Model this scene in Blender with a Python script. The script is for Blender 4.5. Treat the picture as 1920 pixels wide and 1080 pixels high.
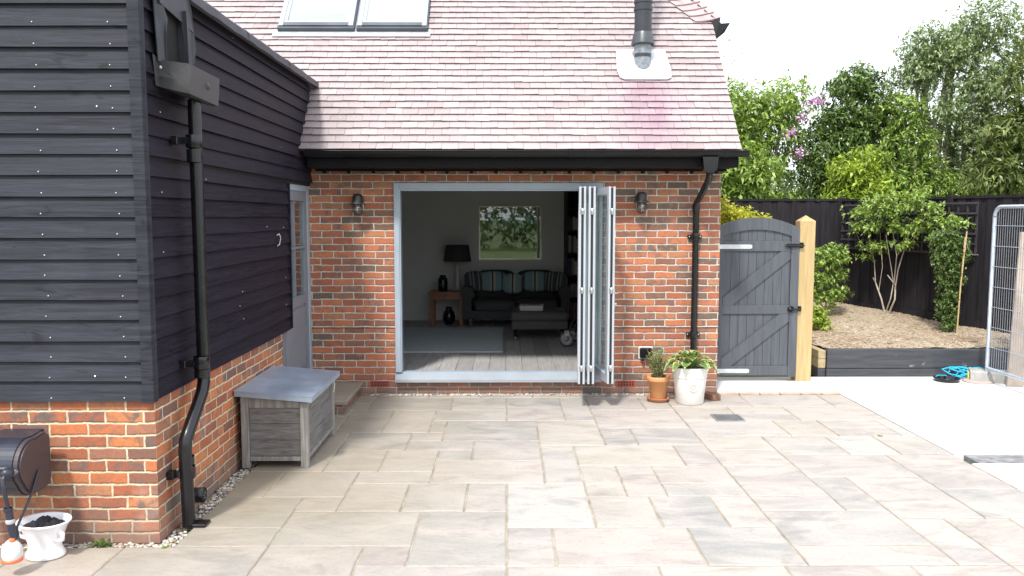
import bpy, bmesh, math, random
import numpy as np
from mathutils import Vector, Matrix
R = math.radians
scene = bpy.context.scene
for o in list(bpy.data.objects): bpy.data.objects.remove(o)
random.seed(7)

# ------------------------------------------------------------------ camera
cam_d = bpy.data.cameras.new("camera"); cam = bpy.data.objects.new("camera", cam_d)
scene.collection.objects.link(cam); scene.camera = cam
cam_d.sensor_width = 36; cam_d.lens = 28.5; cam_d.clip_start = 0.05; cam_d.clip_end = 2000
cam.location = (0, 0, 1.93); cam.rotation_euler = (R(90 - 5.04), 0, R(-0.38))

# ------------------------------------------------------------------ sky, sun, exposure
SUN_EL, SUN_AZ = 53, 20            # height, and degrees west of "straight behind the camera"
w = bpy.data.worlds.new("World"); scene.world = w; w.use_nodes = True
nt = w.node_tree; nt.nodes.clear()
sky = nt.nodes.new('ShaderNodeTexSky'); sky.sky_type = 'NISHITA'; sky.sun_disc = False
sky.sun_elevation = R(SUN_EL); sky.sun_rotation = R(180 + SUN_AZ); sky.dust_density = 3.0; sky.air_density = 1.2
tc = nt.nodes.new('ShaderNodeTexCoord'); nz = nt.nodes.new('ShaderNodeTexNoise')
nz.inputs['Scale'].default_value = 2.2; nz.inputs['Detail'].default_value = 6
rmp = nt.nodes.new('ShaderNodeMapRange'); rmp.inputs[1].default_value = .3; rmp.inputs[2].default_value = .6
rmp.inputs[3].default_value = .62; rmp.inputs[4].default_value = 1.0
mx = nt.nodes.new('ShaderNodeMixRGB'); mx.inputs[2].default_value = (8.4, 8.8, 9.5, 1)
bg = nt.nodes.new('ShaderNodeBackground'); bg.inputs[1].default_value = 0.135
out = nt.nodes.new('ShaderNodeOutputWorld')
nt.links.new(tc.outputs['Generated'], nz.inputs['Vector']); nt.links.new(nz.outputs[0], rmp.inputs[0])
nt.links.new(rmp.outputs[0], mx.inputs[0]); nt.links.new(sky.outputs[0], mx.inputs[1])
nt.links.new(mx.outputs[0], bg.inputs[0]); nt.links.new(bg.outputs[0], out.inputs[0])
sd = bpy.data.lights.new("sun", 'SUN'); sd.energy = 2.8; sd.angle = R(6); sd.color = (1, .965, .9)
sun = bpy.data.objects.new("sun", sd); scene.collection.objects.link(sun)
tosun = Vector((-math.sin(R(SUN_AZ)) * math.cos(R(SUN_EL)), -math.cos(R(SUN_AZ)) * math.cos(R(SUN_EL)), math.sin(R(SUN_EL))))
sun.rotation_euler = tosun.to_track_quat('Z', 'Y').to_euler(); sun.location = (-4, -8, 14)
vs = scene.view_settings; vs.view_transform = 'Standard'; vs.look = 'None'; vs.gamma = 1; vs.exposure = 0.78; vs.use_curve_mapping = False
scene.render.resolution_x = 1024; scene.render.resolution_y = 576

# ------------------------------------------------------------------ object helpers
C = scene.collection
def tag(o, label=None, cat=None, group=None, kind=None):
    if label: o['label'] = label
    if cat: o['category'] = cat
    if group: o['group'] = group
    if kind: o['kind'] = kind
    return o
def empty(name, loc, label=None, cat=None, group=None, rz=0):
    o = bpy.data.objects.new(name, None); C.objects.link(o); o.location = loc; o.rotation_euler = (0, 0, rz)
    o.empty_display_size = .1
    return tag(o, label, cat, group)
class MB:
    """collects shapes into one mesh; world coordinates unless local=True at build"""
    def __init__(s): s.v = []; s.f = []; s.m = []; s.sm = []
    def add(s, vs, fs, mi=0, smooth=False):
        n = len(s.v); s.v += [tuple(p) for p in vs]
        for f in fs: s.f.append(tuple(i + n for i in f)); s.m.append(mi); s.sm.append(smooth)
        return s
    def box(s, a, b, mi=0, M=None, bev=0):
        x0, y0, z0 = a; x1, y1, z1 = b
        if bev > 0:
            e = bev
            pts = []; q = []
            # chamfered box: 24 verts
            for sx in (0, 1):
                for sy in (0, 1):
                    for sz in (0, 1):
                        X = (x0, x1)[sx]; Y = (y0, y1)[sy]; Z = (z0, z1)[sz]
                        dx = e * (1 - 2 * sx); dy = e * (1 - 2 * sy); dz = e * (1 - 2 * sz)
                        pts += [(X, Y + dy, Z + dz), (X + dx, Y, Z + dz), (X + dx, Y + dy, Z)]
            def I(sx, sy, sz, k): return ((sx * 2 + sy) * 2 + sz) * 3 + k
            F = []
            F.append([I(0,0,0,0), I(0,0,1,0), I(0,1,1,0), I(0,1,0,0)]); F.append([I(1,0,0,0), I(1,1,0,0), I(1,1,1,0), I(1,0,1,0)])
            F.append([I(0,0,0,1), I(1,0,0,1), I(1,0,1,1), I(0,0,1,1)]); F.append([I(0,1,0,1), I(0,1,1,1), I(1,1,1,1), I(1,1,0,1)])
            F.append([I(0,0,0,2), I(0,1,0,2), I(1,1,0,2), I(1,0,0,2)]); F.append([I(0,0,1,2), I(1,0,1,2), I(1,1,1,2), I(0,1,1,2)])
            for sz in (0, 1):
                for sy in (0, 1): F.append([I(0,sy,sz,1), I(1,sy,sz,1), I(1,sy,sz,2), I(0,sy,sz,2)])
                for sx in (0, 1): F.append([I(sx,0,sz,0), I(sx,1,sz,0), I(sx,1,sz,2), I(sx,0,sz,2)])
            for sx in (0, 1):
                for sy in (0, 1): F.append([I(sx,sy,0,0), I(sx,sy,1,0), I(sx,sy,1,1), I(sx,sy,0,1)])
            for sx in (0, 1):
                for sy in (0, 1):
                    for sz in (0, 1): F.append([I(sx,sy,sz,0), I(sx,sy,sz,1), I(sx,sy,sz,2)])
            c = Vector(((x0+x1)/2, (y0+y1)/2, (z0+z1)/2)); FF = []
            for f in F:
                P = [Vector(pts[i]) for i in f]; n = (P[1]-P[0]).cross(P[2]-P[0]); m = sum(P, Vector()) / len(P)
                FF.append(f if n.dot(m - c) > 0 else f[::-1])
            vsx, fsx = pts, FF
        else:
            vsx = [(x0,y0,z0),(x1,y0,z0),(x1,y1,z0),(x0,y1,z0),(x0,y0,z1),(x1,y0,z1),(x1,y1,z1),(x0,y1,z1)]
            fsx = [(3,2,1,0),(4,5,6,7),(0,1,5,4),(1,2,6,5),(2,3,7,6),(3,0,4,7)]
        if M is not None: vsx = [tuple(M @ Vector(p)) for p in vsx]
        return s.add(vsx, fsx, mi)
    def prism(s, poly, axis, a, b, mi=0, M=None):
        """poly: 2D points; axis 'x': (y,z), 'y': (x,z), 'z': (x,y)"""
        def P(p, t):
            return {'x': (t, p[0], p[1]), 'y': (p[0], t, p[1]), 'z': (p[0], p[1], t)}[axis]
        n = len(poly); vsx = [P(p, a) for p in poly] + [P(p, b) for p in poly]
        fsx = [tuple(range(n))[::-1], tuple(range(n, 2*n))] + [(i, (i+1) % n, n + (i+1) % n, n + i) for i in range(n)]
        if M is not None: vsx = [tuple(M @ Vector(p)) for p in vsx]
        return s.add(vsx, fsx, mi)
    def tube(s, pts, r, n=10, mi=0, cap=True, smooth=True):
        pts = [Vector(p) for p in pts]; k = len(pts); rr = r if isinstance(r, (list, tuple)) else [r] * k
        vsx = []; fsx = []; up = None
        for i, p in enumerate(pts):
            t = (pts[min(i+1, k-1)] - pts[max(i-1, 0)]).normalized()
            if up is None:
                up = t.orthogonal().normalized()
            up = (up - t * up.dot(t)).normalized(); sd_ = t.cross(up)
            for j in range(n):
                a = 2 * math.pi * j / n; vsx.append(p + (up * math.cos(a) + sd_ * math.sin(a)) * rr[i])
        for i in range(k - 1):
            for j in range(n): fsx.append((i*n + j, i*n + (j+1) % n, (i+1)*n + (j+1) % n, (i+1)*n + j))
        s.add(vsx, fsx, mi, smooth)
        if cap:
            s.add(vsx[:n], [tuple(range(n))[::-1]], mi); s.add(vsx[-n:], [tuple(range(n))], mi)
        return s
    def lathe(s, prof, c=(0, 0, 0), n=24, mi=0, axis='z', sx=1, sy=1, smooth=True):
        vsx = []; k = len(prof)
        for r, z in prof:
            for j in range(n):
                a = 2 * math.pi * j / n; x, y = r * math.cos(a) * sx, r * math.sin(a) * sy
                p = {'z': (x, y, z), 'x': (z, x, y), 'y': (y, z, x)}[axis]
                vsx.append((p[0] + c[0], p[1] + c[1], p[2] + c[2]))
        fsx = [(i*n + j, i*n + (j+1) % n, (i+1)*n + (j+1) % n, (i+1)*n + j) for i in range(k-1) for j in range(n)]
        return s.add(vsx, fsx, mi, smooth)
    def build(s, name, mats, parent=None, local=False, org=None):
        me = bpy.data.meshes.new(name)
        V = np.array(s.v, dtype=float).reshape(-1, 3)
        o = bpy.data.objects.new(name, me); C.objects.link(o)
        if parent is not None:
            o.parent = parent
            if not local:
                q = parent; L = Vector((0, 0, 0))
                while q is not None: L += q.location; q = q.parent
                V = V - np.array(L)
        elif not local:
            lo, hi = V.min(0), V.max(0); L = np.array(org) if org is not None else np.array([(lo[0]+hi[0])/2, (lo[1]+hi[1])/2, lo[2]])
            o.location = L; V = V - L
        me.from_pydata([tuple(p) for p in V], [], s.f)
        for m in (mats if isinstance(mats, (list, tuple)) else [mats]): me.materials.append(m)
        me.polygons.foreach_set('material_index', s.m); me.polygons.foreach_set('use_smooth', s.sm)
        me.update()
        return o
def kids(o): return [c for c in bpy.data.objects if c.parent == o]
def copy_tree(o, parent=None):
    c = o.copy(); C.objects.link(c); c.parent = parent
    for ch in kids(o): copy_tree(ch, c)
    return c
def arc(c, r, a0, a1, n): return [(c[0] + r*math.cos(R(a0 + (a1-a0)*i/n)), c[1] + r*math.sin(R(a0 + (a1-a0)*i/n))) for i in range(n+1)]

# ------------------------------------------------------------------ material helpers
class NT:
    def __init__(s, name):
        s.m = bpy.data.materials.new(name); s.m.use_nodes = True; s.t = s.m.node_tree; s.b = s.t.nodes['Principled BSDF']
        s._p = None
    def n(s, t, **k):
        x = s.t.nodes.new(t)
        for a, v in k.items(): setattr(x, a, v)
        return x
    def l(s, a, b): s.t.links.new(a, b)
    def put(s, inp, v):
        if isinstance(v, bpy.types.NodeSocket): s.l(v, inp)
        else: inp.default_value = v
    def math(s, op, a, b=0, c=0):
        x = s.n('ShaderNodeMath', operation=op); s.put(x.inputs[0], a); s.put(x.inputs[1], b); s.put(x.inputs[2], c); return x.outputs[0]
    def pos(s):
        if s._p is None: s._p = s.n('ShaderNodeNewGeometry')
        return s._p.outputs['Position']
    def geo(s, k): s.pos(); return s._p.outputs[k]
    def scale(s, v, sc):
        x = s.n('ShaderNodeMapping'); s.l(v, x.inputs[0]); x.inputs['Scale'].default_value = sc; return x.outputs[0]
    def noise(s, sc, det=4, vec=None, rough=.55, dist=0):
        x = s.n('ShaderNodeTexNoise'); x.inputs['Scale'].default_value = sc; x.inputs['Detail'].default_value = det
        x.inputs['Roughness'].default_value = rough; x.inputs['Distortion'].default_value = dist
        s.l(vec or s.pos(), x.inputs['Vector']); return x.outputs[0]
    def rng(s, v, a, b, c=0, d=1):
        x = s.n('ShaderNodeMapRange'); s.put(x.inputs[0], v)
        for i, q in enumerate((a, b, c, d)): x.inputs[i+1].default_value = q
        return x.outputs[0]
    def ramp(s, v, stops, interp='LINEAR'):
        x = s.n('ShaderNodeValToRGB'); s.put(x.inputs[0], v); e = x.color_ramp; e.interpolation = interp
        while len(e.elements) < len(stops): e.elements.new(.5)
        for q, (p, c) in zip(e.elements, stops): q.position = p; q.color = (*c, 1)
        return x.outputs[0]
    def mix(s, f, a, b, mode='MIX'):
        x = s.n('ShaderNodeMixRGB', blend_type=mode); s.put(x.inputs[0], f)
        for i, v in ((1, a), (2, b)):
            if isinstance(v, tuple): v = (*v[:3], 1)
            s.put(x.inputs[i], v)
        return x.outputs[0]
    def bump(s, h, st=.3, dist=.01, nrm=None):
        x = s.n('ShaderNodeBump'); x.inputs['Strength'].default_value = st; x.inputs['Distance'].default_value = dist
        s.l(h, x.inputs['Height'])
        if nrm: s.l(nrm, x.inputs['Normal'])
        s.l(x.outputs[0], s.b.inputs['Normal']); return x.outputs[0]
    def fin(s, col=None, rough=.6, metal=0, spec=None):
        if col is not None: s.put(s.b.inputs['Base Color'], (*col, 1) if isinstance(col, tuple) else col)
        s.put(s.b.inputs['Roughness'], rough); s.put(s.b.inputs['Metallic'], metal)
        if spec is not None: s.put(s.b.inputs['Specular IOR Level'], spec)
        return s.m
def plain(name, col, rough=.5, metal=0, var=.15, sc=8, bump=.1, spec=None):
    t = NT(name); a = t.noise(sc, 5); f = t.rng(a, .3, .7)
    c = t.mix(f, tuple(v*(1-var) for v in col), tuple(min(1, v*(1+var)) for v in col))
    if bump: t.bump(t.noise(sc*12, 3), bump, .004)
    return t.fin(c, t.rng(a, .3, .7, max(0, rough-.07), min(1, rough+.07)), metal, spec)

BR, BC = .225, .0742       # brick length, course height
def brick_mat(name, stops, mortar, offx=0, offz=0, dirt=True, dark=1.0):
    t = NT(name); t.pos()
    sp = t.n('ShaderNodeSeparateXYZ'); t.l(t.pos(), sp.inputs[0]); sn = t.n('ShaderNodeSeparateXYZ'); t.l(t.geo('Normal'), sn.inputs[0])
    isx = t.math('GREATER_THAN', t.math('ABSOLUTE', sn.outputs[0]), .5)
    ux = t.math('ADD', t.math('MULTIPLY', sp.outputs[0], t.math('SUBTRACT', 1, isx)), t.math('MULTIPLY', sp.outputs[1], isx))
    wob = t.noise(9, 2); wob2 = t.noise(40, 2)
    u = t.math('DIVIDE', t.math('ADD', ux, offx), BR); v = t.math('DIVIDE', t.math('ADD', sp.outputs[2], offz), BC)
    u = t.math('ADD', u, t.math('MULTIPLY', t.math('SUBTRACT', wob, .5), .07)); u = t.math('ADD', u, t.math('MULTIPLY', t.math('SUBTRACT', wob2, .5), .05))
    v = t.math('ADD', v, t.math('MULTIPLY', t.math('SUBTRACT', t.noise(7, 2), .5), .22)); v = t.math('ADD', v, t.math('MULTIPLY', t.math('SUBTRACT', t.noise(35, 2), .5), .14))
    row = t.math('FLOOR', v); u = t.math('ADD', u, t.math('MULTIPLY', t.math('MODULO', t.math('ADD', row, 200), 2), .5))
    # courses drift a little sideways
    wr = t.n('ShaderNodeTexWhiteNoise', noise_dimensions='1D'); t.l(row, wr.inputs['W']); u = t.math('ADD', u, t.math('MULTIPLY', wr.outputs[0], .14))
    col = t.math('FLOOR', u); fu = t.math('SUBTRACT', u, col); fv = t.math('SUBTRACT', v, row)
    du = t.math('MULTIPLY', t.math('MINIMUM', fu, t.math('SUBTRACT', 1, fu)), BR); dv = t.math('MULTIPLY', t.math('MINIMUM', fv, t.math('SUBTRACT', 1, fv)), BC)
    # rounded corner distance
    k = t.math('MINIMUM', du, dv); msk = t.rng(k, .0042, .0072)
    cx = t.n('ShaderNodeCombineXYZ'); t.l(col, cx.inputs[0]); t.l(row, cx.inputs[1]); t.l(isx, cx.inputs[2])
    wn = t.n('ShaderNodeTexWhiteNoise', noise_dimensions='3D'); t.l(cx.outputs[0], wn.inputs['Vector'])
    base = t.ramp(t.math('ADD', t.math('MULTIPLY', wn.outputs[0], .85), t.math('MULTIPLY', t.noise(1.3, 2), .15)), stops)
    patch = t.rng(t.noise(10, 4, dist=.6), .46, .64)
    ws = t.n('ShaderNodeSeparateColor'); t.l(wn.outputs['Color'], ws.inputs[0])
    base = t.mix(t.math('MULTIPLY', patch, ws.outputs[1]), base, (.13, .115, .11))
    base = t.mix(t.math('MULTIPLY', t.rng(t.noise(17, 4), .56, .72), t.math('MULTIPLY', ws.outputs[2], .8)), base, (.46, .20, .10))
    base = t.mix(t.rng(t.noise(70, 3), .35, .7, 0, .3), base, tuple(.5*c for c in stops[1][1]))
    sp2 = t.mix(t.rng(t.noise(3, 5), .62, .8, 0, .35), base, (.55, .48, .42))     # lime bloom
    mo = t.mix(t.rng(t.noise(14, 4), .3, .7), mortar, tuple(.62*c for c in mortar))
    c = t.mix(msk, mo, sp2)
    if dirt:   # splash staining of the lowest courses
        d = t.rng(t.math('ADD', sp.outputs[2], t.math('MULTIPLY', t.math('SUBTRACT', t.noise(4, 4), .5), .25)), .02, .26, .55, 0)
        c = t.mix(d, c, (.17, .155, .14))
    h = t.math('ADD', t.rng(k, .002, .011), t.math('MULTIPLY', t.noise(90, 4), .35))
    h = t.math('ADD', h, t.math('MULTIPLY', wn.outputs[0], .35))
    t.bump(h, .75, .007)
    return t.fin(c, .88, spec=.25)
bs_main = [(0, (0.110, 0.090, 0.078)), (.13, (0.187, 0.116, 0.081)), (.26, (0.352, 0.116, 0.067)), (.46, (0.462, 0.151, 0.078)), (.64, (0.517, 0.186, 0.093)), (.78, (0.286, 0.128, 0.086)), (1, (0.616, 0.261, 0.113))]
bs_low = [(0, (.12, .09, .085)), (.14, (.22, .11, .08)), (.3, (.38, .12, .06)), (.5, (.50, .16, .07)), (.7, (.55, .21, .085)), (.85, (.30, .14, .10)), (1, (.62, .27, .11))]
M_brick = brick_mat('brick_weathered', bs_main, (.60, .57, .51), .06, 0)
M_brick2 = brick_mat('brick_orange', bs_low, (.70, .60, .42), .1, .03)

def cladding_mat(name, c0, c1, spec=.3):
    t = NT(name); p = t.pos()
    g = t.noise(1, 6, t.scale(p, (2.2, 2.2, 46)), .6, .8); g2 = t.noise(1, 4, t.scale(p, (9, 9, 150)), .6, .3)
    kn = t.rng(t.noise(1, 2, t.scale(p, (3.2, 3.2, 9)), dist=1.6), .64, .74)
    rnd = t.geo('Random Per Island')
    c = t.mix(t.rng(g, .34, .66), tuple(.7*v for v in c0), tuple(1.15*v for v in c1)); c = t.mix(t.math('MULTIPLY', t.rng(g2, .4, .62), .5), c, c0)
    c = t.mix(t.math('MULTIPLY', kn, .85), c, tuple(.35*v for v in c0))
    c = t.mix(t.math('MULTIPLY', rnd, .35), c, tuple(1.25*v for v in c1))
    c = t.mix(t.rng(t.noise(2.1, 6), .58, .85, 0, .3), c, tuple(2.2*v for v in c1))
    t.bump(t.math('ADD', g, t.math('MULTIPLY', g2, .5)), .35, .006)
    return t.fin(c, t.rng(g, .3, .7, .5, .68), spec=spec)
M_cladlit = cladding_mat('cladding_lit', (.018, .018, .025), (.037, .039, .052), .2)  # lighter board tone: sunlight on the front put into the colour
M_cladshade = cladding_mat('cladding_shaded', (.009, .007, .012), (.022, .018, .028), .14)  # same boards, darker: shade on the side wall put into the colour
M_nail = plain('galvanised_nail', (.5, .5, .52), .3, .6, .1, 30, 0)
M_black = plain('black_plastic', (.007, .007, .009), .25, 0, .2, 6, .05)
M_gutter = plain('gutter_black', (.008, .009, .011), .32, 0, .25, 5, .05, .3)
M_fascia = plain('fascia_dark', (.010, .009, .011), .6, 0, .25, 5, .1, .15)
M_lead = plain('lead_sheet', (.050, .051, .064), .5, .35, .3, 7, .3)
M_leadlight = plain('lead_pale', (.72, .72, .75), .45, .1, .12, 6, .2)
M_frame = plain('frame_blue_grey', (.33, .38, .44), .4, 0, .06, 5, .02)
M_framew = plain('frame_pale', (.40, .43, .47), .35, 0, .04, 5, .02)
M_rubber = plain('seal_rubber', (.012, .012, .013), .6, 0, .1, 5, 0)
M_chrome = plain('satin_metal', (.6, .6, .62), .25, .9, .05, 20, 0)
M_galv = plain('galvanised_steel', (.60, .63, .67), .42, .55, .12, 14, .05)
def glass(name, tint=(.9, .95, .95), rough=0.0, alpha=.82):
    t = NT(name); tr = t.n('ShaderNodeBsdfTransparent'); tr.inputs[0].default_value = (*tint, 1)
    gl = t.n('ShaderNodeBsdfGlossy'); gl.inputs['Roughness'].default_value = rough + .01; gl.inputs['Color'].default_value = (1, 1, 1, 1)
    dt = t.n('ShaderNodeVectorMath', operation='DOT_PRODUCT'); t.l(t.geo('Incoming'), dt.inputs[0]); t.l(t.geo('Normal'), dt.inputs[1])
    fr = t.math('ADD', .045, t.math('MULTIPLY', .955, t.math('POWER', t.math('SUBTRACT', 1, t.math('MINIMUM', 1, t.math('ABSOLUTE', dt.outputs['Value']))), 5)))
    m = t.n('ShaderNodeMixShader'); t.l(t.rng(fr, 0, 1, max(0, 1-alpha-.1), 1), m.inputs[0]); t.l(tr.outputs[0], m.inputs[1]); t.l(gl.outputs[0], m.inputs[2])
    t.l(m.outputs[0], t.t.nodes['Material Output'].inputs[0]); return t.m
M_glass = glass('window_glass')
M_glassroof = glass('rooflight_glass', (.9, .93, .96), 0.02, .72)
M_glasspic = glass('picture_glass', (.95, .97, .96), 0.0, .87)
# ================================================================== THE SETTING
# ground sheet
def sheet(name, x0, y0, x1, y1, z, mat, kind='structure'):
    m = MB(); m.add([(x0,y0,z),(x1,y0,z),(x1,y1,z),(x0,y1,z)], [(0,1,2,3)])
    return tag(m.build(name, mat), kind=kind)
t = NT('grass_ground'); M_ground = t.fin(t.ramp(t.noise(3, 8), [(.3, (.06, .10, .02)), (.6, (.12, .18, .045)), (.8, (.15, .17, .06))]), .95)
sheet('ground', -400, -400, 400, 600, -.055, M_ground)

# sandstone patio: riven slabs laid in random courses (x, y, w, h in cells of 0.14 m)
SL = "0,0,6,4;0,4,4,4;0,8,6,4;0,12,6,2;0,14,4,2;0,16,4,4;0,20,4,2;0,22,4,2;0,24,4,2;0,26,4,6;0,32,4,2;0,34,4,6;0,40,4,7;4,4,2,4;4,14,2,4;4,18,6,4;4,22,4,6;4,28,4,4;4,32,6,4;4,36,4,4;4,40,6,4;4,44,4,3;6,0,4,4;6,4,4,2;6,6,4,2;6,8,4,2;6,10,4,2;6,12,4,6;8,22,5,2;8,24,4,6;8,30,4,2;8,36,6,4;8,44,4,3;10,0,6,4;10,4,6,2;10,6,6,4;10,10,6,4;10,14,4,6;10,20,3,2;10,32,6,4;10,40,2,4;12,24,3,4;12,28,4,4;12,40,4,4;12,44,4,3;13,20,7,4;14,14,2,1;14,15,6,5;14,36,4,2;14,38,4,2;15,24,3,4;16,0,4,2;16,2,4,4;16,6,4,4;16,10,4,2;16,12,2,3;16,28,4,6;16,34,4,2;16,40,3,2;16,42,4,2;16,44,4,3;18,12,4,2;18,14,6,1;18,24,4,4;18,36,1,4;19,36,3,6;20,0,6,4;20,4,6,4;20,8,6,4;20,15,4,3;20,18,6,4;20,22,2,2;20,28,3,4;20,32,4,4;20,42,6,4;20,46,4,1;22,12,4,2;22,22,3,4;22,26,4,2;22,36,3,6;23,28,3,4;24,14,6,2;24,16,2,2;24,32,4,2;24,34,2,2;24,46,4,1;25,22,3,4;25,36,1,3;25,39,5,3;26,0,2,4;26,4,4,2;26,6,6,4;26,10,6,2;26,12,4,2;26,16,4,6;26,26,6,4;26,30,2,2;26,34,6,5;26,42,4,4;28,0,6,4;28,22,2,4;28,30,4,4;28,46,4,1;30,4,4,2;30,12,2,3;30,15,6,1;30,16,2,4;30,20,4,6;30,39,4,4;30,43,4,3;32,6,2,2;32,8,4,7;32,16,6,4;32,26,2,7;32,33,4,6;32,46,4,1;34,0,6,4;34,4,4,4;34,20,3,4;34,24,2,5;34,29,6,4;34,39,2,7;36,8,2,2;36,10,4,2;36,12,6,2;36,14,5,2;36,24,2,5;36,33,2,4;36,37,6,5;36,42,4,4;36,46,6,1;37,20,3,4;38,4,2,2;38,6,6,4;38,16,4,4;38,24,4,2;38,26,4,3;38,33,4,4;40,0,4,6;40,10,4,2;40,20,2,4;40,29,2,4;40,42,2,4;41,14,5,2;42,12,4,2;42,16,6,2;42,18,6,4;42,22,4,2;42,24,4,5;42,29,4,3;42,32,4,3;42,35,6,4;42,39,4,4;42,43,6,4;44,0,6,4;44,4,4,4;44,8,2,4;46,8,6,4;46,12,4,4;46,22,2,5;46,27,6,4;46,31,4,4;46,39,4,2;46,41,4,2;48,4,2,4;48,16,2,5;48,21,4,2;48,23,4,4;48,35,3,4;48,43,6,4;50,0,6,4;50,4,6,4;50,12,4,2;50,14,4,2;50,16,3,5;50,31,3,4;50,39,6,4;51,35,4,2;51,37,4,2;52,8,4,4;52,21,4,4;52,25,4,6;53,16,3,5;53,31,3,4;54,12,2,4;54,43,2,4;55,35,1,4"
t = NT('sandstone'); r = t.geo('Random Per Island')
cc = t.ramp(r, [(0, (.305, .287, .268)), (.14, (.355, .312, .286)), (.28, (.350, .328, .297)), (.42, (.265, .262, .254)), (.56, (.385, .342, .314)), (.7, (.365, .334, .284)), (.85, (.305, .268, .252)), (1, (.395, .385, .365))])
rv = t.n('ShaderNodeVectorMath', operation='ADD'); t.l(t.pos(), rv.inputs[0])
cb = t.n('ShaderNodeCombineXYZ'); t.l(t.math('MULTIPLY', r, 37), cb.inputs[0]); t.l(t.math('MULTIPLY', r, 91), cb.inputs[1]); t.l(cb.outputs[0], rv.inputs[1])
swl = t.noise(1, 5, t.scale(rv.outputs[0], (1.3, 2.6, 1)), .55, 1.6)
cc = t.mix(t.rng(swl, .35, .62, 0, .75), cc, (0.430, 0.385, 0.347)); cc = t.mix(t.rng(t.noise(1, 6, t.scale(rv.outputs[0], (2.4, 5, 1)), .6, 1.2), .52, .75, 0, .55), cc, (0.194, 0.173, 0.162))
cc = t.mix(t.rng(t.noise(22, 5, rv.outputs[0]), .55, .8, 0, .35), cc, (0.430, 0.430, 0.371))
cc = t.mix(t.rng(t.noise(45, 4), .55, .75, 0, .4), cc, (0.178, 0.154, 0.137))
cc = t.mix(t.rng(t.noise(1.1, 6, dist=.8), .55, .75, 0, .35), cc, (.27, .235, .20)); cc = t.mix(t.rng(t.noise(4.5, 7), .6, .72, 0, .35), cc, (.42, .40, .37))
sx = t.n('ShaderNodeSeparateXYZ'); t.l(t.pos(), sx.inputs[0])     # stone darker and more olive towards the timber wall
left_tone = t.rng(t.math('ADD', sx.outputs[0], t.math('MULTIPLY', t.math('SUBTRACT', t.noise(1.4, 5), .5), 1.6)), -2.1, .1, .75, 0)
cc = t.mix(t.math('MULTIPLY', left_tone, t.rng(sx.outputs[1], 3.9, 5.2, .1, 1)), cc, (0.219, 0.181, 0.113))
t.bump(t.math('ADD', t.noise(1, 6, t.scale(rv.outputs[0], (3, 6, 3)), .55, 1.0), t.math('MULTIPLY', t.noise(50, 4), .12)), .55, .016)
M_stone = t.fin(cc, t.rng(swl, .3, .7, .55, .8), spec=.35)
t = NT('jointing'); M_joint = t.fin(t.ramp(t.noise(6, 6), [(.3, (.20, .17, .125)), (.7, (.42, .37, .29))]), .95)
pm = MB(); rnd = random.Random(5)
PX0, PY0, PG = -4.2, 2.1, .14
def slab(m, x0, y0, x1, y1, zt, th=.028, g=.0032, mi=0, e=.007):
    x0 += g; y0 += g; x1 -= g; y1 -= g
    if x1-x0 < .03 or y1-y0 < .03: return
    # irregular riven edge
    nx = max(2, int((x1-x0)/.09)); ny = max(2, int((y1-y0)/.09)); P = []
    for i in range(nx): P.append((x0+(x1-x0)*i/nx, y0, 0, 1))
    for i in range(ny): P.append((x1, y0+(y1-y0)*i/ny, -1, 0))
    for i in range(nx): P.append((x1-(x1-x0)*i/nx, y1, 0, -1))
    for i in range(ny): P.append((x0, y1-(y1-y0)*i/ny, 1, 0))
    q = [(a+dx*rnd.uniform(0, .006), b+dy*rnd.uniform(0, .006)) for a, b, dx, dy in P]
    cx, cy = (x0+x1)/2, (y0+y1)/2; n = len(q); tx, ty = rnd.uniform(-.002, .002), rnd.uniform(-.002, .002)
    zt += rnd.uniform(-.0015, .0015)
    def ins(p, d):
        return (p[0] + d*(1 if p[0] < cx else -1)*(abs(p[0]-cx) > 1e-3), p[1] + d*(1 if p[1] < cy else -1))
    v = [(a, b, zt-th) for a, b in q] + [(a, b, zt-e*.7) for a, b in q] + [(*ins((a, b), e), zt + tx*(a-cx) + ty*(b-cy)) for a, b in q]
    f = [(i, (i+1) % n, n+(i+1) % n, n+i) for i in range(n)] + [(n+i, n+(i+1) % n, 2*n+(i+1) % n, 2*n+i) for i in range(n)] + [tuple(range(2*n, 3*n))]
    m.add(v, f, mi)
for qd in SL.split(';'):
    i, j, a, b = map(int, qd.split(','))
    x0, y0 = PX0+i*PG, PY0+j*PG; x1, y1 = x0+a*PG, y0+b*PG; y1 = min(y1, 8.655)
    if x1 <= -1.96 and y0 >= 4.6: continue
    if y1 > 4.62 and x0 < -1.955:
        if x1 > -1.955:
            if y0 < 4.5: slab(pm, x0, y0, x1, 4.62, 0); slab(pm, -1.955, 4.62, x1, y1, 0)
            else: slab(pm, -1.955, y0, x1, y1, 0)
        else: slab(pm, x0, y0, x1, 4.62, 0)
    else: slab(pm, x0, y0, x1, y1, 0)
for i in range(14):      # a course of the same stone out towards the camera and to the left
    slab(pm, -9+.56*i, 2.1, -8.44+.56*i, 4.62, 0) if i < 8 else None
for i in range(20): slab(pm, -4.2+.56*i, 1.2, -3.64+.56*i, 2.1, 0)
pm.add([(-9, 1.2, -.008), (3.64, 1.2, -.008), (3.64, 4.62, -.008), (-9, 4.62, -.008)], [(0,1,2,3)], 1)
pm.add([(-1.955, 4.62, -.008), (3.64, 4.62, -.008), (3.64, 8.655, -.008), (-1.955, 8.655, -.008)], [(0,1,2,3)], 1)
tag(pm.build('patio', [M_stone, M_joint]), kind='structure')

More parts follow.
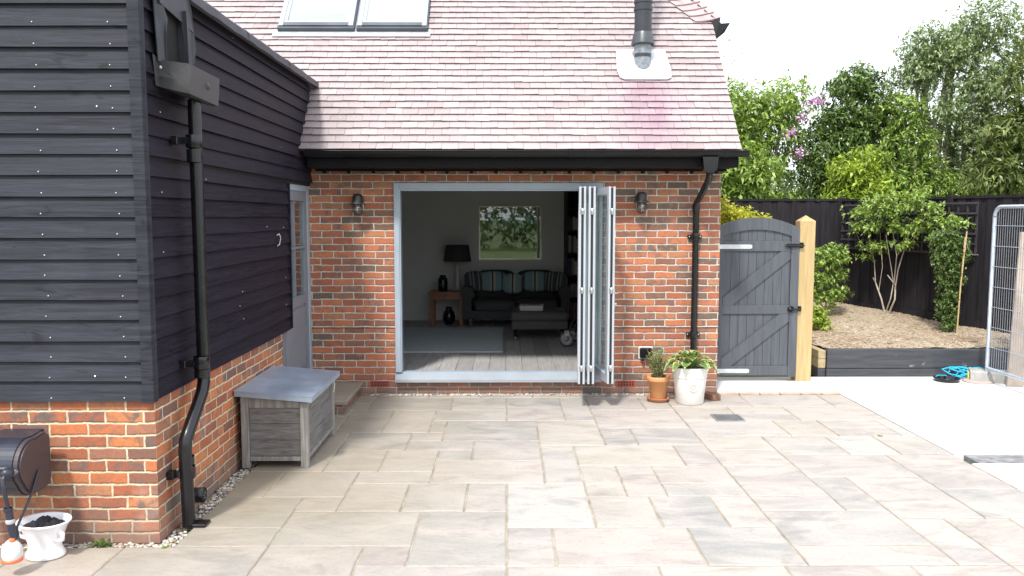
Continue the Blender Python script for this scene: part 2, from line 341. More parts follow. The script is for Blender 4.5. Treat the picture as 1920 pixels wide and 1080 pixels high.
t = NT('concrete_pale'); q = t.noise(1.4, 7)
M_conc = t.fin(t.mix(t.rng(t.noise(.9, 7, dist=1.2), .58, .75, 0, .45), t.mix(t.rng(t.noise(40, 4), .4, .7, 0, .25), t.ramp(q, [(.3, (.60, .59, .57)), (.6, (.70, .69, .67)), (.8, (.52, .50, .47))]), (.5, .48, .45)), (.40, .385, .36)), .85); t.bump(t.noise(120, 3), .2, .003)
cm = MB()
cm.box((3.645, 6.43, -.05), (9.0, 9.63, .002)); cm.box((2.32, 8.775, -.05), (3.645, 9.63, .002))
tag(cm.build('concrete_path', M_conc), kind='structure')
pv = MB()
for i in range(9):
    for j in range(6): slab(pv, 3.645+.6*i, 2.6+.6*j-.0, 4.245+.6*i, 3.2+.6*j, 0)
pv.add([(3.645, 1.2, -.008), (9, 1.2, -.008), (9, 6.2, -.008), (3.645, 6.2, -.008)], [(0,1,2,3)], 1)
t = NT('pale_paving'); M_pave = t.fin(t.ramp(t.noise(2.4, 7), [(.3, (.58, .57, .56)), (.7, (.74, .73, .71))]), .8); t.bump(t.noise(30, 4), .3, .006)
tag(pv.build('pavement', [M_pave, M_joint]), kind='structure')
cm = MB(); cm.box((3.72, 6.205, -.05), (9, 6.425, -.004))
tag(cm.build('drainage_strip', plain('wet_gravel_dark', (.20, .20, .205), .8, 0, .5, 12, .8)), kind='structure')
cm = MB()
for i in range(6): cm.box((2.32+.225*i, 8.69, -.05), (2.32+.225*i+.215, 8.77, .004), bev=.004)
tag(cm.build('brick_edging', plain('edging_brick', (.46, .33, .24), .85, 0, .25, 7, .4)), kind='structure')
M_gravelbed = NT('gravel_soil'); M_gravelbed = M_gravelbed.fin(M_gravelbed.ramp(M_gravelbed.noise(60, 5), [(.3, (.07, .06, .05)), (.7, (.2, .18, .15))]), .95)

# pebbles in the drip strip round the walls
def pebbles(name, spots, mats, szs, kind='stuff', seed=1, flat=.6):
    rg = random.Random(seed); m = MB()
    ico = [(0,0,1),(.89,0,.45),(.28,.85,.45),(-.72,.53,.45),(-.72,-.53,.45),(.28,-.85,.45),(.72,.53,-.45),(-.28,.85,-.45),(-.89,0,-.45),(-.28,-.85,-.45),(.72,-.53,-.45),(0,0,-1)]
    F = [(0,1,2),(0,2,3),(0,3,4),(0,4,5),(0,5,1),(1,6,2),(2,7,3),(3,8,4),(4,9,5),(5,10,1),(6,7,2),(7,8,3),(8,9,4),(9,10,5),(10,6,1),(11,7,6),(11,8,7),(11,9,8),(11,10,9),(11,6,10)]
    for (x, y, z) in spots:
        s_ = rg.uniform(*szs); a = rg.uniform(0, 6.3); ex = rg.uniform(.8, 1.5); ca, sa = math.cos(a), math.sin(a)
        v = []
        for p in ico:
            px, py, pz = p[0]*s_*ex, p[1]*s_, p[2]*s_*flat
            v.append((x+px*ca-py*sa, y+px*sa+py*ca, z+pz))
        m.add(v, F, 0, True)
    return tag(m.build(name, mats), kind=kind)
t = NT('pebble_mix'); M_peb = t.fin(t.ramp(t.geo('Random Per Island'), [(0, (.55, .50, .42)), (.3, (.30, .25, .2)), (.5, (.62, .6, .56)), (.7, (.14, .13, .13)), (.85, (.45, .33, .22)), (1, (.7, .68, .62))]), .7)
rg = random.Random(3)
sp = [(rg.uniform(-2.07, -1.962), rg.uniform(4.66, 8.6), -.04+rg.uniform(0, .022)) for _ in range(1500)] + \
     [(rg.uniform(-4.2, -2.0), rg.uniform(4.63, 4.72), -.04+rg.uniform(0, .022)) for _ in range(1000)] + \
     [(rg.uniform(-1.5, 2.2), rg.uniform(8.66, 8.735), -.014+rg.uniform(0, .012)) for _ in range(1100)]
pebbles('pebble_strip', sp, M_peb, (.007, .017), seed=4)
cm = MB(); cm.box((-6.5, 4.62, -.2), (-1.955, 4.73, -.04)); cm.box((-2.1, 4.73, -.2), (-1.955, 8.7, -.04)); cm.box((-1.955, 8.655, -.2), (2.31, 8.74, -.02))
tag(cm.build('gravel_margin', M_gravelbed), kind='structure')
cm = MB(); cm.box((-9, 4.0, -.3), (-8.9, 4.1, -.06))

# raised bed of bark and stone chips behind the sleepers: rises towards the fence corner
FENCE = [(1.9, 14.1), (5.62, 13.62), (6.6, 10.55), (8.4, 5.2)]
def bedz(x, y): return .325 + .17*max(0, min(1, (y-9.8)/3.6)) + .02*math.sin(x*3.1)*math.cos(y*2.3) + .012*math.sin(x*9+y*7)
m = MB(); nxx, nyy = 70, 80; bx0, bx1, by0, by1 = 3.86, 7.4, 9.72, 14.0
V = [(bx0+(bx1-bx0)*i/nxx, by0+(by1-by0)*j/nyy) for j in range(nyy+1) for i in range(nxx+1)]
rg = random.Random(9)
m.add([(x, y, bedz(x, y)+rg.uniform(-.008, .008)) for x, y in V], [(j*(nxx+1)+i, j*(nxx+1)+i+1, (j+1)*(nxx+1)+i+1, (j+1)*(nxx+1)+i) for j in range(nyy) for i in range(nxx)], 0, True)
t = NT('chipping_soil'); M_bed = t.fin(t.mix(t.rng(t.noise(1.6, 5), .45, .65, 0, .7), t.ramp(t.noise(45, 6), [(.3, (.20, .15, .10)), (.55, (.42, .34, .24)), (.75, (.56, .48, .36))]), (.25, .15, .09)), .95); t.bump(t.noise(70, 4), .8, .02)
tag(m.build('planting_bed', M_bed), kind='structure')
t = NT('chip_mix'); M_chip = t.fin(t.ramp(t.geo('Random Per Island'), [(0, (.40, .33, .24)), (.35, (.34, .26, .175)), (.6, (.48, .42, .33)), (.85, (.24, .17, .115)), (1, (.55, .50, .42))]), .85)
sp = []
for _ in range(7000):
    y = 9.75 + 4.0*rg.random()**1.6; x = rg.uniform(3.9, 7.2)
    sp.append((x, y, bedz(x, y)+.004))
pebbles('bark_chippings', sp, M_chip, (.006, .018), seed=8, flat=.4)

# ================================================================== BRICK HOUSE
D = 8.733
house = empty('brick_house', (0, D, 0), 'red brick house wing with clay tiled roof and open folding glass doors', 'house')
m = MB(); T = .30
OX0, OX1, OZ0, OZ1 = -1.208, 1.03, .14, 2.288
m.box((-2.17, D, -.1), (OX0, D+T, 2.62)); m.box((OX1, D, -.1), (2.30, D+T, 2.62))
m.box((OX0, D, OZ1), (OX1, D+T, 2.62)); m.box((OX0, D, -.1), (OX1, D+T, OZ0))
# gable flank and rear
m.box((2.0, D+T, -.1), (2.30, 13.62, 2.62)); m.box((-6.5, 13.62, -.1), (2.30, 13.9, 2.62)); m.box((-6.5, D+.1, -.1), (-6.2, 13.62, 2.62)); m.box((-6.2, D+.1, -.1), (-2.17, D+T, 2.62))
m.prism([(D+.0, 2.62), (13.9, 2.62), (12.4, 4.3), (11.4, 4.3), (10.25, 4.3)], 'x', 2.0, 2.30)
m.build('wall', M_brick, house)
# rougher header course and plinth joint in the brick face
m = MB()
M_mj = plain('dark_joint', (.05, .045, .04), .9, 0, .2, 9, .2)
for x0, x1 in ((-2.15, OX0-.003), (OX1+.12, 2.297)): m = MB(); m.box((x0, D-.004, .722), (x1, D-.0005, .729)); m.build('movement_joint', M_mj, house)
t = NT('airbrick_red'); M_air = t.fin((.33, .07, .045), .8)
for x0 in (-1.49, 1.195):
    m = MB(); m.box((x0, D-.006, .075), (x0+.215, D+.01, .145), 0, bev=.003)
    for i in range(6):
        for j in range(2): m.box((x0+.02+i*.031, D-.0085, .09+j*.026), (x0+.037+i*.031, D-.0055, .106+j*.026), 1)
    m.build('air_brick', [M_air, M_rubber], house)
# interior shell
t = NT('room_wall_paint'); M_room = t.fin((.60, .60, .59), .9)
m = MB(); RF, RC, RB = .2, 2.52, 13.5
m.add([(-4, RB, RF), (2.0-.05, RB, RF), (1.95, RB, RC), (-4, RB, RC)], [(0,1,2,3)])
m.add([(-4, D+T, RF), (-4, RB, RF), (-4, RB, RC), (-4, D+T, RC)], [(0,1,2,3)])
m.add([(1.95, D+T, RF), (1.95, RB, RF), (1.95, RB, RC), (1.95, D+T, RC)], [(0,3,2,1)])
m.build('room_wall', M_room, house)
m = MB(); m.box((-4, D+.12, RC), (1.95, RB+.05, RC+.05)); m.build('room_ceiling', plain('ceiling_paint', (.55, .55, .55), .9, 0, .03, 3, 0), house)
m = MB(); m.box((-4, RB-.02, RF), (1.2, RB-.002, RF+.14), bev=.004); m.build('skirting_board', plain('skirting_white', (.55, .55, .54), .5, 0, .03, 3, 0), house)
t = NT('grey_oak_floor'); r = t.geo('Random Per Island'); gr = t.noise(1, 6, t.scale(t.pos(), (40, 2.5, 1)), .6, .5)
M_floor = t.fin(t.mix(t.rng(gr, .35, .7), t.ramp(r, [(0, (.27, .262, .258)), (.5, (.38, .37, .365)), (1, (.48, .47, .46))]), (.29, .28, .275)), .5); t.bump(gr, .2, .003)
m = MB(); rg = random.Random(12); x = -4.0
while x < 1.95:
    y = D+.14 - rg.uniform(0, 1.2)
    while y < RB:
        L = rg.uniform(1.1, 1.9); a, b = max(y, D+.14), min(y+L, RB)
        if b > a+.02: m.box((x+.0015, a+.0015, RF-.03), (min(x+.19, 1.95)-.0015, b-.0015, RF), bev=.0015)
        y += L
    x += .19
m.build('floor_boards', M_floor, house)
m = MB(); m.box((-4, D+.14, RF-.09), (1.95, RB, RF-.031)); m.build('subfloor', plain('subfloor_dark', (.03, .028, .025), .9, 0, .1, 3, 0), house)

# ---- roof
P0, PZ, PIT = 8.25, 2.60, math.atan(1.19)
cP, sP = math.cos(PIT), math.sin(PIT)
VX = 2.365; RY = 11.35
t = NT('clay_tile'); r = t.geo('Random Per Island')
cc = t.ramp(r, [(0, (.30, .25, .25)), (.2, (.355, .305, .305)), (.45, (.34, .285, .295)), (.65, (.39, .34, .338)), (.82, (.32, .275, .28)), (1, (.42, .38, .37))])
sx = t.n('ShaderNodeSeparateXYZ'); t.l(t.pos(), sx.inputs[0])
# wine-coloured run-off stain below the flue
dx = t.math('ABSOLUTE', t.math('SUBTRACT', t.math('ADD', sx.outputs[0], t.math('MULTIPLY', t.math('SUBTRACT', t.noise(5, 4), .5), .35)), 1.50))
st = t.math('MULTIPLY', t.rng(dx, .10, .46, 1, 0), t.math('MULTIPLY', t.rng(sx.outputs[2], 3.34, 3.44, 1, 0), t.rng(sx.outputs[2], 2.6, 2.9, .75, 1)))
cc = t.mix(t.math('MULTIPLY', st, t.rng(t.noise(6, 5), .3, .7, .4, .8)), cc, (.26, .15, .205))
left_tone = t.math('MULTIPLY', t.rng(t.math('ADD', sx.outputs[0], t.math('MULTIPLY', t.noise(4, 4), .5)), -2.0, -1.1, 1, 0), t.rng(sx.outputs[2], 2.6, 3.5, 1, 0))  # darker towards the low left end of the roof
cc = t.mix(t.math('MULTIPLY', left_tone, .7), cc, (.17, .15, .15))
cc = t.mix(t.rng(t.noise(1.2, 5), .5, .75, 0, .35), cc, (.46, .40, .41))
cc = t.mix(t.rng(t.noise(35, 4), .5, .8, 0, .35), cc, (.24, .15, .15)); cc = t.mix(t.rng(t.noise(5, 7, dist=.6), .56, .72, 0, .4), cc, (.27, .235, .235)); cc = t.mix(t.rng(t.noise(28, 5), .66, .74, 0, .5), cc, (.48, .47, .42))
t.bump(t.noise(60, 4), .35, .005)
M_tile = t.fin(cc, .48, spec=.5)
M_tileedge = plain('tile_edge', (.24, .11, .12), .85, 0, .3, 20, .2)
def rp(x, s_, h=0): return (x, P0 + s_*cP - h*sP, PZ + s_*sP + h*cP)     # along slope s_, height h off the roof plane
m = MB(); rg = random.Random(21); GA, TW = .1, .165; nC = int((RY-P0)/cP/GA)
HZ = 4.12
LIGHTS = [(-2.575, -1.735), (-1.685, -.905)]; LS0, LS1 = None, None
LS0 = (9.42-P0)/cP; LS1 = LS0 + 1.18
lipw = MB()
def tile(m, xa, xb, s_, extra=0):
    lift = rg.uniform(0, .003); tw = rg.uniform(-.0025, .0025); sk = rg.uniform(-.002, .003)
    h0, h1 = .026+lift, .004; th = .011
    s0, s1 = s_ - .012 + sk, s_ + GA + .05
    v = [rp(xa, s0, h0+tw), rp(xb, s0, h0-tw), rp(xb, s1, h1), rp(xa, s1, h1), rp(xa, s0, h0-th+tw), rp(xb, s0, h0-th-tw), rp(xb, s1, h1-th), rp(xa, s1, h1-th)]
    m.add(v, [(0,1,2,3)], 0); m.add(v, [(4,5,1,0), (5,6,2,1), (7,4,0,3)], 1)
for c in range(nC):
    s_ = c*GA; off = (c % 2)*TW*.5 + rg.uniform(-.012, .012); z = PZ + s_*sP
    xr = VX if z < HZ else VX - (z-HZ)/1.19
    x = -6.6 - off
    while x < xr:
        xa, xb = x+.0012, min(x+TW-.0012, xr); x += TW
        if xb-xa < .03: continue
        cut = False
        if s_+GA*.6 > LS0 and s_ < LS1:
            A_, B_ = LIGHTS[0][0]-.016, LIGHTS[1][1]+.016
            if xa < A_ < xb: xb = A_
            elif xa < B_ < xb: xa = B_
            elif xa >= A_ and xb <= B_: cut = True
            if xb-xa < .015: continue
        if 1.19 < (xa+xb)/2 < 1.78 and 3.40 < z+.03 < 3.72: cut = False
        if cut: continue
        # tile as its own little island so that its colour varies
        lift = rg.uniform(0, .004)
        tile(m, xa, xb, s_)
roof = m.build('roof', [M_tile, M_tileedge], house)
m = MB()
m.add([rp(-6.6, 0, -.012), rp(VX-.01, 0, -.012), rp(VX-.01, (HZ-PZ)/sP, -.012), rp(VX-.02-(6.29-HZ)/1.19, (6.29-PZ)/sP, -.012), rp(-6.6, (6.29-PZ)/sP, -.012)], [(0,1,2,3,4)])
m.add([(-6.6, RY, 6.28), (VX-1.8, RY, 6.28), (VX-1.8+1.9, 14.4, 2.6), (-6.6, 14.4, 2.6)], [(0,1,2,3)])
m.add([(VX, 9.53, HZ-.0), (VX, 13.17, HZ), (VX-1.81, RY, 6.28)], [(0,1,2)])
m.build('underlay', M_tileedge, house)
# half hip: side slope tiles and flaring bonnet tiles
m = MB(); c = 0
while True:
    z = HZ + c*GA*sP; x = VX + .06 - (z-HZ)/1.19
    ya, yb = P0 + (z-PZ)/1.19, 2*RY - (P0 + (z-PZ)/1.19)
    if yb - ya < .1: break
    y = ya
    while y < yb-.05:
        y2 = min(y+TW-.003, yb)
        def hp(y, s_, h): return (x + .02 - s_*cP + h*sP, y, z + s_*sP + h*cP)
        v = [hp(y, -.01, .03), hp(y2, -.01, .03), hp(y2, GA+.05, .004), hp(y, GA+.05, .004), hp(y, -.01, .015), hp(y2, -.01, .015)]
        m.add(v, [(0,1,2,3)], 0); m.add(v, [(4,5,1,0)], 1); y += TW
    # bonnet: concave flare over the hip line
    bx, by, bz = VX - (z-HZ)/1.19, ya, z
    n = 8; top = []
    for k in range(n+1):
        u = k/n; xx = bx - .20 + .30*u; lift = .032 + .055*u*u; yy = P0 + (z + 0 - PZ)/1.19 - .015
        zz = bz + lift + .010
        if xx > bx: yy += (xx-bx)*.35
        top.append((xx, yy, zz))
    v = top + [(a, b, cz-.016) for a, b, cz in top] + [(a-.10, b+.11, cz+.10) for a, b, cz in top]
    for k in range(n):
        m.add([v[k], v[k+1], v[n+1+k], v[n+2+k]], [(2,3,1,0)], 1, True); m.add([v[k], v[k+1], v[2*n+3+k], v[2*n+2+k]], [(0,1,2,3)], 0, True)
    c += 1
m.build('half_hip', [M_tile, M_tileedge], house)
# black guttering end and lead cheek at the foot of the half hip
m = MB(); gy = 9.50
m.prism([(2.33, 4.06), (2.40, 3.99), (2.50, 4.05), (2.56, 4.13), (2.54, 4.14), (2.48, 4.075), (2.40, 4.03), (2.35, 4.08)], 'y', gy, 13.2)
m.add([(2.31, gy+.03, 4.16), (2.45, gy, 4.20), (2.44, gy-.01, 4.13), (2.56, gy, 4.14), (2.50, gy, 4.03), (2.40, gy-.02, 3.95), (2.36, gy-.03, 3.84)], [(0,6,5,4,3,2,1)])
m.add([(2.31, gy+.03, 4.16), (2.36, gy-.03, 3.84), (2.37, gy+.3, 3.9), (2.35, gy+.3, 4.2)], [(0,1,2,3)])
m.build('hip_gutter', M_lead if False else M_gutter, house)
# fascia, soffit, gutter
m = MB(); m.box((-2.03, 8.36, 2.432), (2.375, 8.40, 2.60)); m.box((2.345, 8.402, 2.437), (2.375, 8.73, 2.60)); m.box((-2.03, 8.402, 2.432), (2.343, 8.7, 2.445))
m.box((-2.03, 8.702, 2.41), (2.34, 8.728, 2.47))
for i in range(17): m.box((-1.95+i*.26, 8.67, 2.385), (-1.95+i*.26+.035, 8.7, 2.431))
m.build('fascia_board', M_fascia, house)
m = MB(); pr = arc((8.285, 2.585), .058, 180, 360, 10); pi = arc((8.285, 2.585), .054, 360, 180, 10)
m.prism(pr + pi, 'x', -2.03, 2.44)
m.prism(pr, 'x', 2.44, 2.446); m.prism(pr, 'x', -2.034, -2.03)
for i in range(6):
    x = -1.7+i*.78; m.prism(arc((8.285, 2.585), .062, 175, 365, 10) + arc((8.285, 2.585), .0575, 365, 175, 10), 'x', x, x+.03)
m.tube([(-2.03, 8.227, 2.587), (2.44, 8.227, 2.587)], .006, 6); m.build('gutter', M_gutter, house)
# downpipe with swan neck on the right
m = MB(); px, py = 2.02, D-.065
m.prism([(2.0-.02, 2.53), (2.14, 2.53), (2.125, 2.40), (2.09, 2.37), (2.03, 2.37), (1.995, 2.40)], 'y', 8.24, 8.335)
m.tube([(2.06, 8.29, 2.42), (2.06, 8.29, 2.34), (2.058, 8.31, 2.30), (2.035, 8.60, 2.12), (2.02, 8.655, 2.07), (px, py, 2.0), (px, py, .45), (px, py, .02)], .034, 14)
m.lathe([(.040, 1.98), (.040, 2.06)], (px, py, 0), 14); m.lathe([(.039, .62), (.039, .70)], (px, py, 0), 14); m.lathe([(.039, 1.68), (.039, 1.75)], (px, py, 0), 14)
dp = m.build('downpipe', M_black, house)
for z in (1.68, .62):
    m = MB(); m.box((px-.075, D-.03, z+.015), (px+.075, D-.002, z+.055), bev=.003); m.lathe([(.043, z), (.045, z+.01), (.045, z+.06), (.043, z+.07)], (px, py, 0), 14)
    for s_ in (-.058, .058): m.lathe([(0, -.006), (.008, -.006), (.008, 0)], (px+s_, D-.03, z+.035), 8, 1, 'y')
    m.build('pipe_bracket', [M_black, M_nail], dp)
# flue with lead slate
fx, fy = 1.49, 9.055
m = MB(); m.lathe([(.094, 3.66), (.094, 5.6)], (fx, fy, 0), 28); m.lathe([(.101, 4.16), (.101, 4.20)], (fx, fy, 0), 28); m.lathe([(.101, 4.24), (.101, 4.27)], (fx, fy, 0), 28)
fl = m.build('flue', plain('flue_black', (.035, .038, .044), .42, .2, .2, 5, .08), house)
m = MB(); m.lathe([(.097, 3.93), (.108, 3.90), (.120, 3.84), (.128, 3.81), (.130, 3.797), (.115, 3.797)], (fx, fy, 0), 28); m.build('storm_collar', plain('collar_grey', (.07, .075, .085), .4, .3, .2, 5, .1), fl)
m = MB(); m.lathe([(.092, 3.40), (.092, 3.6), (.096, 3.80)], (fx, fy, 0), 28); m.build('lead_sleeve', plain('lead_grey', (.24, .26, .29), .4, .5, .35, 22, .6), fl)
m = MB(); sa = (3.375-PZ)/sP; sb = (3.745-PZ)/sP
out_ = [(1.215, sb), (1.20, sa+.14), (1.225, sa+.03), (1.27, sa), (1.73, sa), (1.775, sa+.03), (1.785, sa+.14), (1.755, sb)]
m.add([rp(x, s_, .045) for x, s_ in out_] + [rp(x, s_, .034) for x, s_ in out_], [tuple(range(8))[::-1]] + [(i, (i+1) % 8, 8+(i+1) % 8, 8+i) for i in range(8)])
m.build('lead_slate', M_leadlight, fl)
# rooflights
t = NT('sky_reflection_blue'); M_blind = t.fin((.30, .45, .68), .8); t = NT('sky_reflection_white'); M_skyreflw = t.fin((.82, .86, .92), .7)  # blue and white sky reflection, painted as colour under the glass
for k, (a, b) in enumerate(LIGHTS):
    L0, L1 = LS0+.045, LS1
    def rbox(m, xa, xb, sa, sb, ha, hb, mi=0):
        v = [rp(xa, sa, ha), rp(xb, sa, ha), rp(xb, sb, ha), rp(xa, sb, ha), rp(xa, sa, hb), rp(xb, sa, hb), rp(xb, sb, hb), rp(xa, sb, hb)]
        m.add(v, [(3,2,1,0),(4,5,6,7),(0,1,5,4),(1,2,6,5),(2,3,7,6),(3,0,4,7)], mi)
    m = MB(); rbox(m, a, a+.05, L0, L1, 0, .085); rbox(m, b-.05, b, L0, L1, 0, .085); rbox(m, a+.05, b-.05, L0, L0+.055, 0, .085, 1); rbox(m, a+.05, b-.05, L1-.06, L1, 0, .085)
    rbox(m, a-.012, a+.02, L0-.012, L1, .012, .06, 1); rbox(m, b-.02, b+.012, L0-.012, L1, .012, .06, 1); rbox(m, a-.012, b+.012, L0-.03, L0+.012, .02, .07, 1)
    rl = m.build('rooflight', [M_frame, plain('cover_dark', (.10, .115, .13), .4, .4, .1, 6, .05)], house)
    m = MB(); rbox(m, a+.05, a+.085, L0+.055, L1-.06, .0, .072); rbox(m, b-.085, b-.05, L0+.055, L1-.06, .0, .072); rbox(m, a+.085, b-.085, L0+.055, L0+.09, .0, .072)
    m.build('sash', M_framew, rl)
    m = MB(); rbox(m, a+.085, b-.085, L0+.09, L1-.06, .055, .062); m.build('pane', M_glassroof, rl)
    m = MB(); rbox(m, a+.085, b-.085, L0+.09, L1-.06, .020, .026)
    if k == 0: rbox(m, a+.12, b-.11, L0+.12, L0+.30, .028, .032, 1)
    m.build('sky_reflection', [M_skyreflw, M_blind], rl)  # painted sheet that stands in for the reflected sky
m = MB(); v = [rp(-2.64, LS0-.09, .036), rp(-.86, LS0-.09, .036), rp(-.86, LS0+.08, .014), rp(-2.64, LS0+.08, .014)]
m.add(v, [(0,1,2,3)]); m.add([rp(-1.745, LS0, .02), rp(-1.675, LS0, .02), rp(-1.675, LS1, .02), rp(-1.745, LS1, .02)], [(0,1,2,3)])
m.build('flashing', plain('flashing_grey', (.42, .42, .45), .5, .2, .12, 8, .15), house)

# ---- folding doors
m = MB(); FY0, FY1 = D-.02, D+.10; fw = .058
m.box((OX0, FY0, OZ0+.1), (OX0+fw, FY1, OZ1), bev=.003); m.box((OX1-fw, FY0, OZ0+.1), (OX1, FY1, OZ1), bev=.003)
m.box((OX0+fw, FY0, OZ1-.065), (OX1-fw, FY1, OZ1), bev=.003); m.box((OX0+fw, FY0+.03, OZ0+.075), (OX1-fw, FY1, OZ0+.1), bev=.003)
m.box((OX0+fw, FY0+.012, OZ1-.085), (OX1-fw, FY0+.05, OZ1-.065)); m.box((OX0+fw, FY0+.012, OZ0+.1), (OX0+fw+.012, FY1, OZ1-.085))
df = m.build('door_frame', M_frame, house)
m = MB(); m.prism([(D-.075, OZ0+.0), (D-.075, OZ0+.03), (D-.01, OZ0+.075), (D+.03, OZ0+.099), (D+.03, OZ0)], 'x', OX0-.0, OX1, M=None); m.build('sill', plain('sill_grey', (.30, .33, .37), .4, 0, .05, 5, .02), df)
def leaf(x0, y0, x1, y1, face_glass=True, handle=False):
    """folded leaf from hinge (x0,y0) to free edge (x1,y1)"""
    L = math.hypot(x1-x0, y1-y0); ang = math.atan2(y1-y0, x1-x0); Z0, Z1 = .262, 2.222; th = .068; st = .085
    Mx = Matrix.Translation((x0, y0, 0)) @ Matrix.Rotation(ang, 4, 'Z')
    m = MB()
    for a, b in ((0, st), (L-st, L)):
        m.box((a, -th/2, Z0), (b, -th/2+.022, Z1), 0, Mx, bev=.003); m.box((a, th/2-.022, Z0), (b, th/2, Z1), 0, Mx, bev=.003)
        m.box((a+.006, -th/2+.022, Z0+.01), (b-.006, th/2-.022, Z1-.01), 1, Mx)
    for a, b in ((Z0, Z0+.085), (Z1-.075, Z1)): m.box((st, -th/2, a), (L-st, th/2, b), 0, Mx)
    o = m.build('folding_door', [M_framew, M_rubber], house)
    m = MB(); m.box((st, -.012, Z0+.085), (L-st, .012, Z1-.075), 0, Mx); m.build('pane', M_glass, o)
    for z in (.42, 1.2, 1.98):
        m = MB(); m.box((L-.012, -th/2+.012, z-.028), (L+.004, th/2-.012, z+.028), 0, Mx, bev=.004); m.lathe([(0, z-.032), (.009, z-.032), (.009, z+.032), (0, z+.032)], tuple(Mx @ Vector((L+.008, 0, 0))), 10); m.build('hinge', M_chrome, o)
    if handle:
        m = MB(); m.box((L-.062, th/2, 1.02), (L-.03, th/2+.012, 1.22), 0, Mx, bev=.003); q = Mx @ Vector((L-.046, th/2+.045, 1.17)); q0 = Mx @ Vector((L-.046, th/2, 1.17)); q2 = Mx @ Vector((L-.16, th/2+.048, 1.165)); m.tube([q0, q, q2], .009, 8)
        m.tube([Mx @ Vector((L-.046, th/2+.012, 1.06)), Mx @ Vector((L-.046, th/2+.03, 1.06))], .012, 8); m.build('handle', M_chrome, o)
    return o
leaf(.800, D-.04, .744, 7.97); leaf(.880, D-.04, .838, 7.97); leaf(.955, D-.03, 1.035, 7.98, handle=True)

# wall lights, a galvanised fisherman's lantern each
def wall_lamp(x, z, label):
    y = D; r_ = empty('wall_lamp', (x, y, z), label, 'wall lamp', 'lantern wall lamps either side of the folding doors')
    m = MB(); m.lathe([(0, -.022), (.05, -.022), (.055, -.012), (.055, 0)], (x+.0, y-.001, z+.045), 20, 0, 'y')
    m.tube([(x, y-.01, z+.045), (x, y-.06, z+.06), (x, y-.105, z+.055)], .02, 10); m.build('bracket', M_lampm, r_, )
    m = MB(); m.lathe([(0, .105), (.038, .10), (.052, .075), (.054, .02), (.056, .012), (.083, .0), (.086, -.008), (.052, -.004), (.048, -.02)], (x, y-.115, z), 24); m.build('lamp_cap', M_lampm, r_)
    m = MB(); m.lathe([(.036, -.018), (.041, -.05), (.038, -.085), (.022, -.108), (0, -.114)], (x, y-.115, z), 18); m.build('globe', M_lampglass, r_)
    m = MB()
    for a in range(6):
        c, s_ = math.cos(a*math.pi/3), math.sin(a*math.pi/3)
        m.tube([(x+.048*c, y-.115+.048*s_, z-.005), (x+.05*c, y-.115+.05*s_, z-.085), (x+.03*c, y-.115+.03*s_, z-.118), (x, y-.115, z-.125)], .0035, 6)
    for zz, rr in ((-.03, .05), (-.078, .051)): m.lathe([(rr-.003, zz-.003), (rr+.003, zz-.003), (rr+.003, zz+.003), (rr-.003, zz+.003), (rr-.003, zz-.003)], (x, y-.115, z), 20)
    m.build('guard', M_lampm, r_)
M_lampm = plain('lamp_metal', (.05, .045, .045), .45, .5, .3, 20, .1); M_lampglass = glass('lamp_glass', (.85, .87, .86), .05, .7)
wall_lamp(-1.575, 2.065, 'dark caged lantern on the brick pier between grey side door and folding doors')
wall_lamp(1.43, 2.085, 'dark caged lantern on the brick wall between folded doors and downpipe')

# weatherproof socket
m = MB(); m.box((1.435, D-.012, .385), (1.59, D-.001, .52), 1, bev=.004); m.box((1.443, D-.075, .405), (1.582, D-.012, .512), 0, bev=.012)
for x in (1.478, 1.548): m.lathe([(0, 0), (.016, 0), (.016, -.035), (0, -.035)], (x, D-.05, .404), 12)
for x in (1.478, 1.548): m.lathe([(0, -.036), (.012, -.036), (.012, -.04), (0, -.04)], (x, D-.05, .404), 12, 1)
tag(m.build('outdoor_socket', [M_black, plain('seal_white', (.7, .7, .68), .5, 0, .05, 9, 0)], org=(1.51, D, .36)), 'black weatherproof socket box on the brick wall above the terracotta pot', 'socket')
# ================================================================== TIMBER CLAD WING (left)
CX, CY, CT = -2.08, 4.722, 3.33
wing = empty('timber_clad_wing', (-4.2, 6.6, 0), 'flat roofed wing clad in black weatherboard on an orange brick plinth', 'building')
m = MB(); m.box((-6.5, CY, -.1), (CX, CY+.22, .86)); m.box((CX-.22, CY+.22, -.1), (CX, 7.46, .86)); m.build('brick_plinth', M_brick2, wing)
def boards(m, p0, p1, nrm, z0, n, pitch, ztop, mi=0, seed=1, joints=None):
    """feather-edged boards between p0 and p1 (plan points) facing nrm"""
    rg = random.Random(seed); nx_, ny_ = nrm
    for k in range(n):
        zb = z0 + k*pitch + rg.uniform(-.0025, .0025); zt = min(zb + pitch + .022, ztop); ob = .030 + rg.uniform(-.002, .003); ot = .007
        if zt - zb < .03: break
        segs = 14; V = []
        dz0 = rg.uniform(-.002, .002)
        for i in range(segs+1):
            u = i/segs; x = p0[0] + (p1[0]-p0[0])*u; y = p0[1] + (p1[1]-p0[1])*u
            wv = .0016*math.sin(u*7+k*1.7) + dz0*(u-.5)*2
            V += [(x+nx_*ob, y+ny_*ob, zb+wv), (x+nx_*ot, y+ny_*ot, zt+wv*.3), (x+nx_*(ob-.012), y+ny_*(ob-.012), zb+wv)]
        F = []
        for i in range(segs):
            a = i*3; b = a+3; F += [(a, b, b+1, a+1), (a+2, b+2, b, a)]
        m.add(V, F, mi); e0 = [0, 1, 2]
        if nrm[1] > -.5:
            pass
PIT_ = .1195
M_core = plain('sheathing_dark', (.008, .008, .009), .9, 0, .1, 4, 0)
m = MB(); boards(m, (-6.5, CY), (-2.135, CY), (0, -1), .85, 21, PIT_, 3.33, 0, 3)
m.box((-6.5, CY-.004, .862), (-2.1, CY+.2, CT), 2)
rg = random.Random(4); nails = []
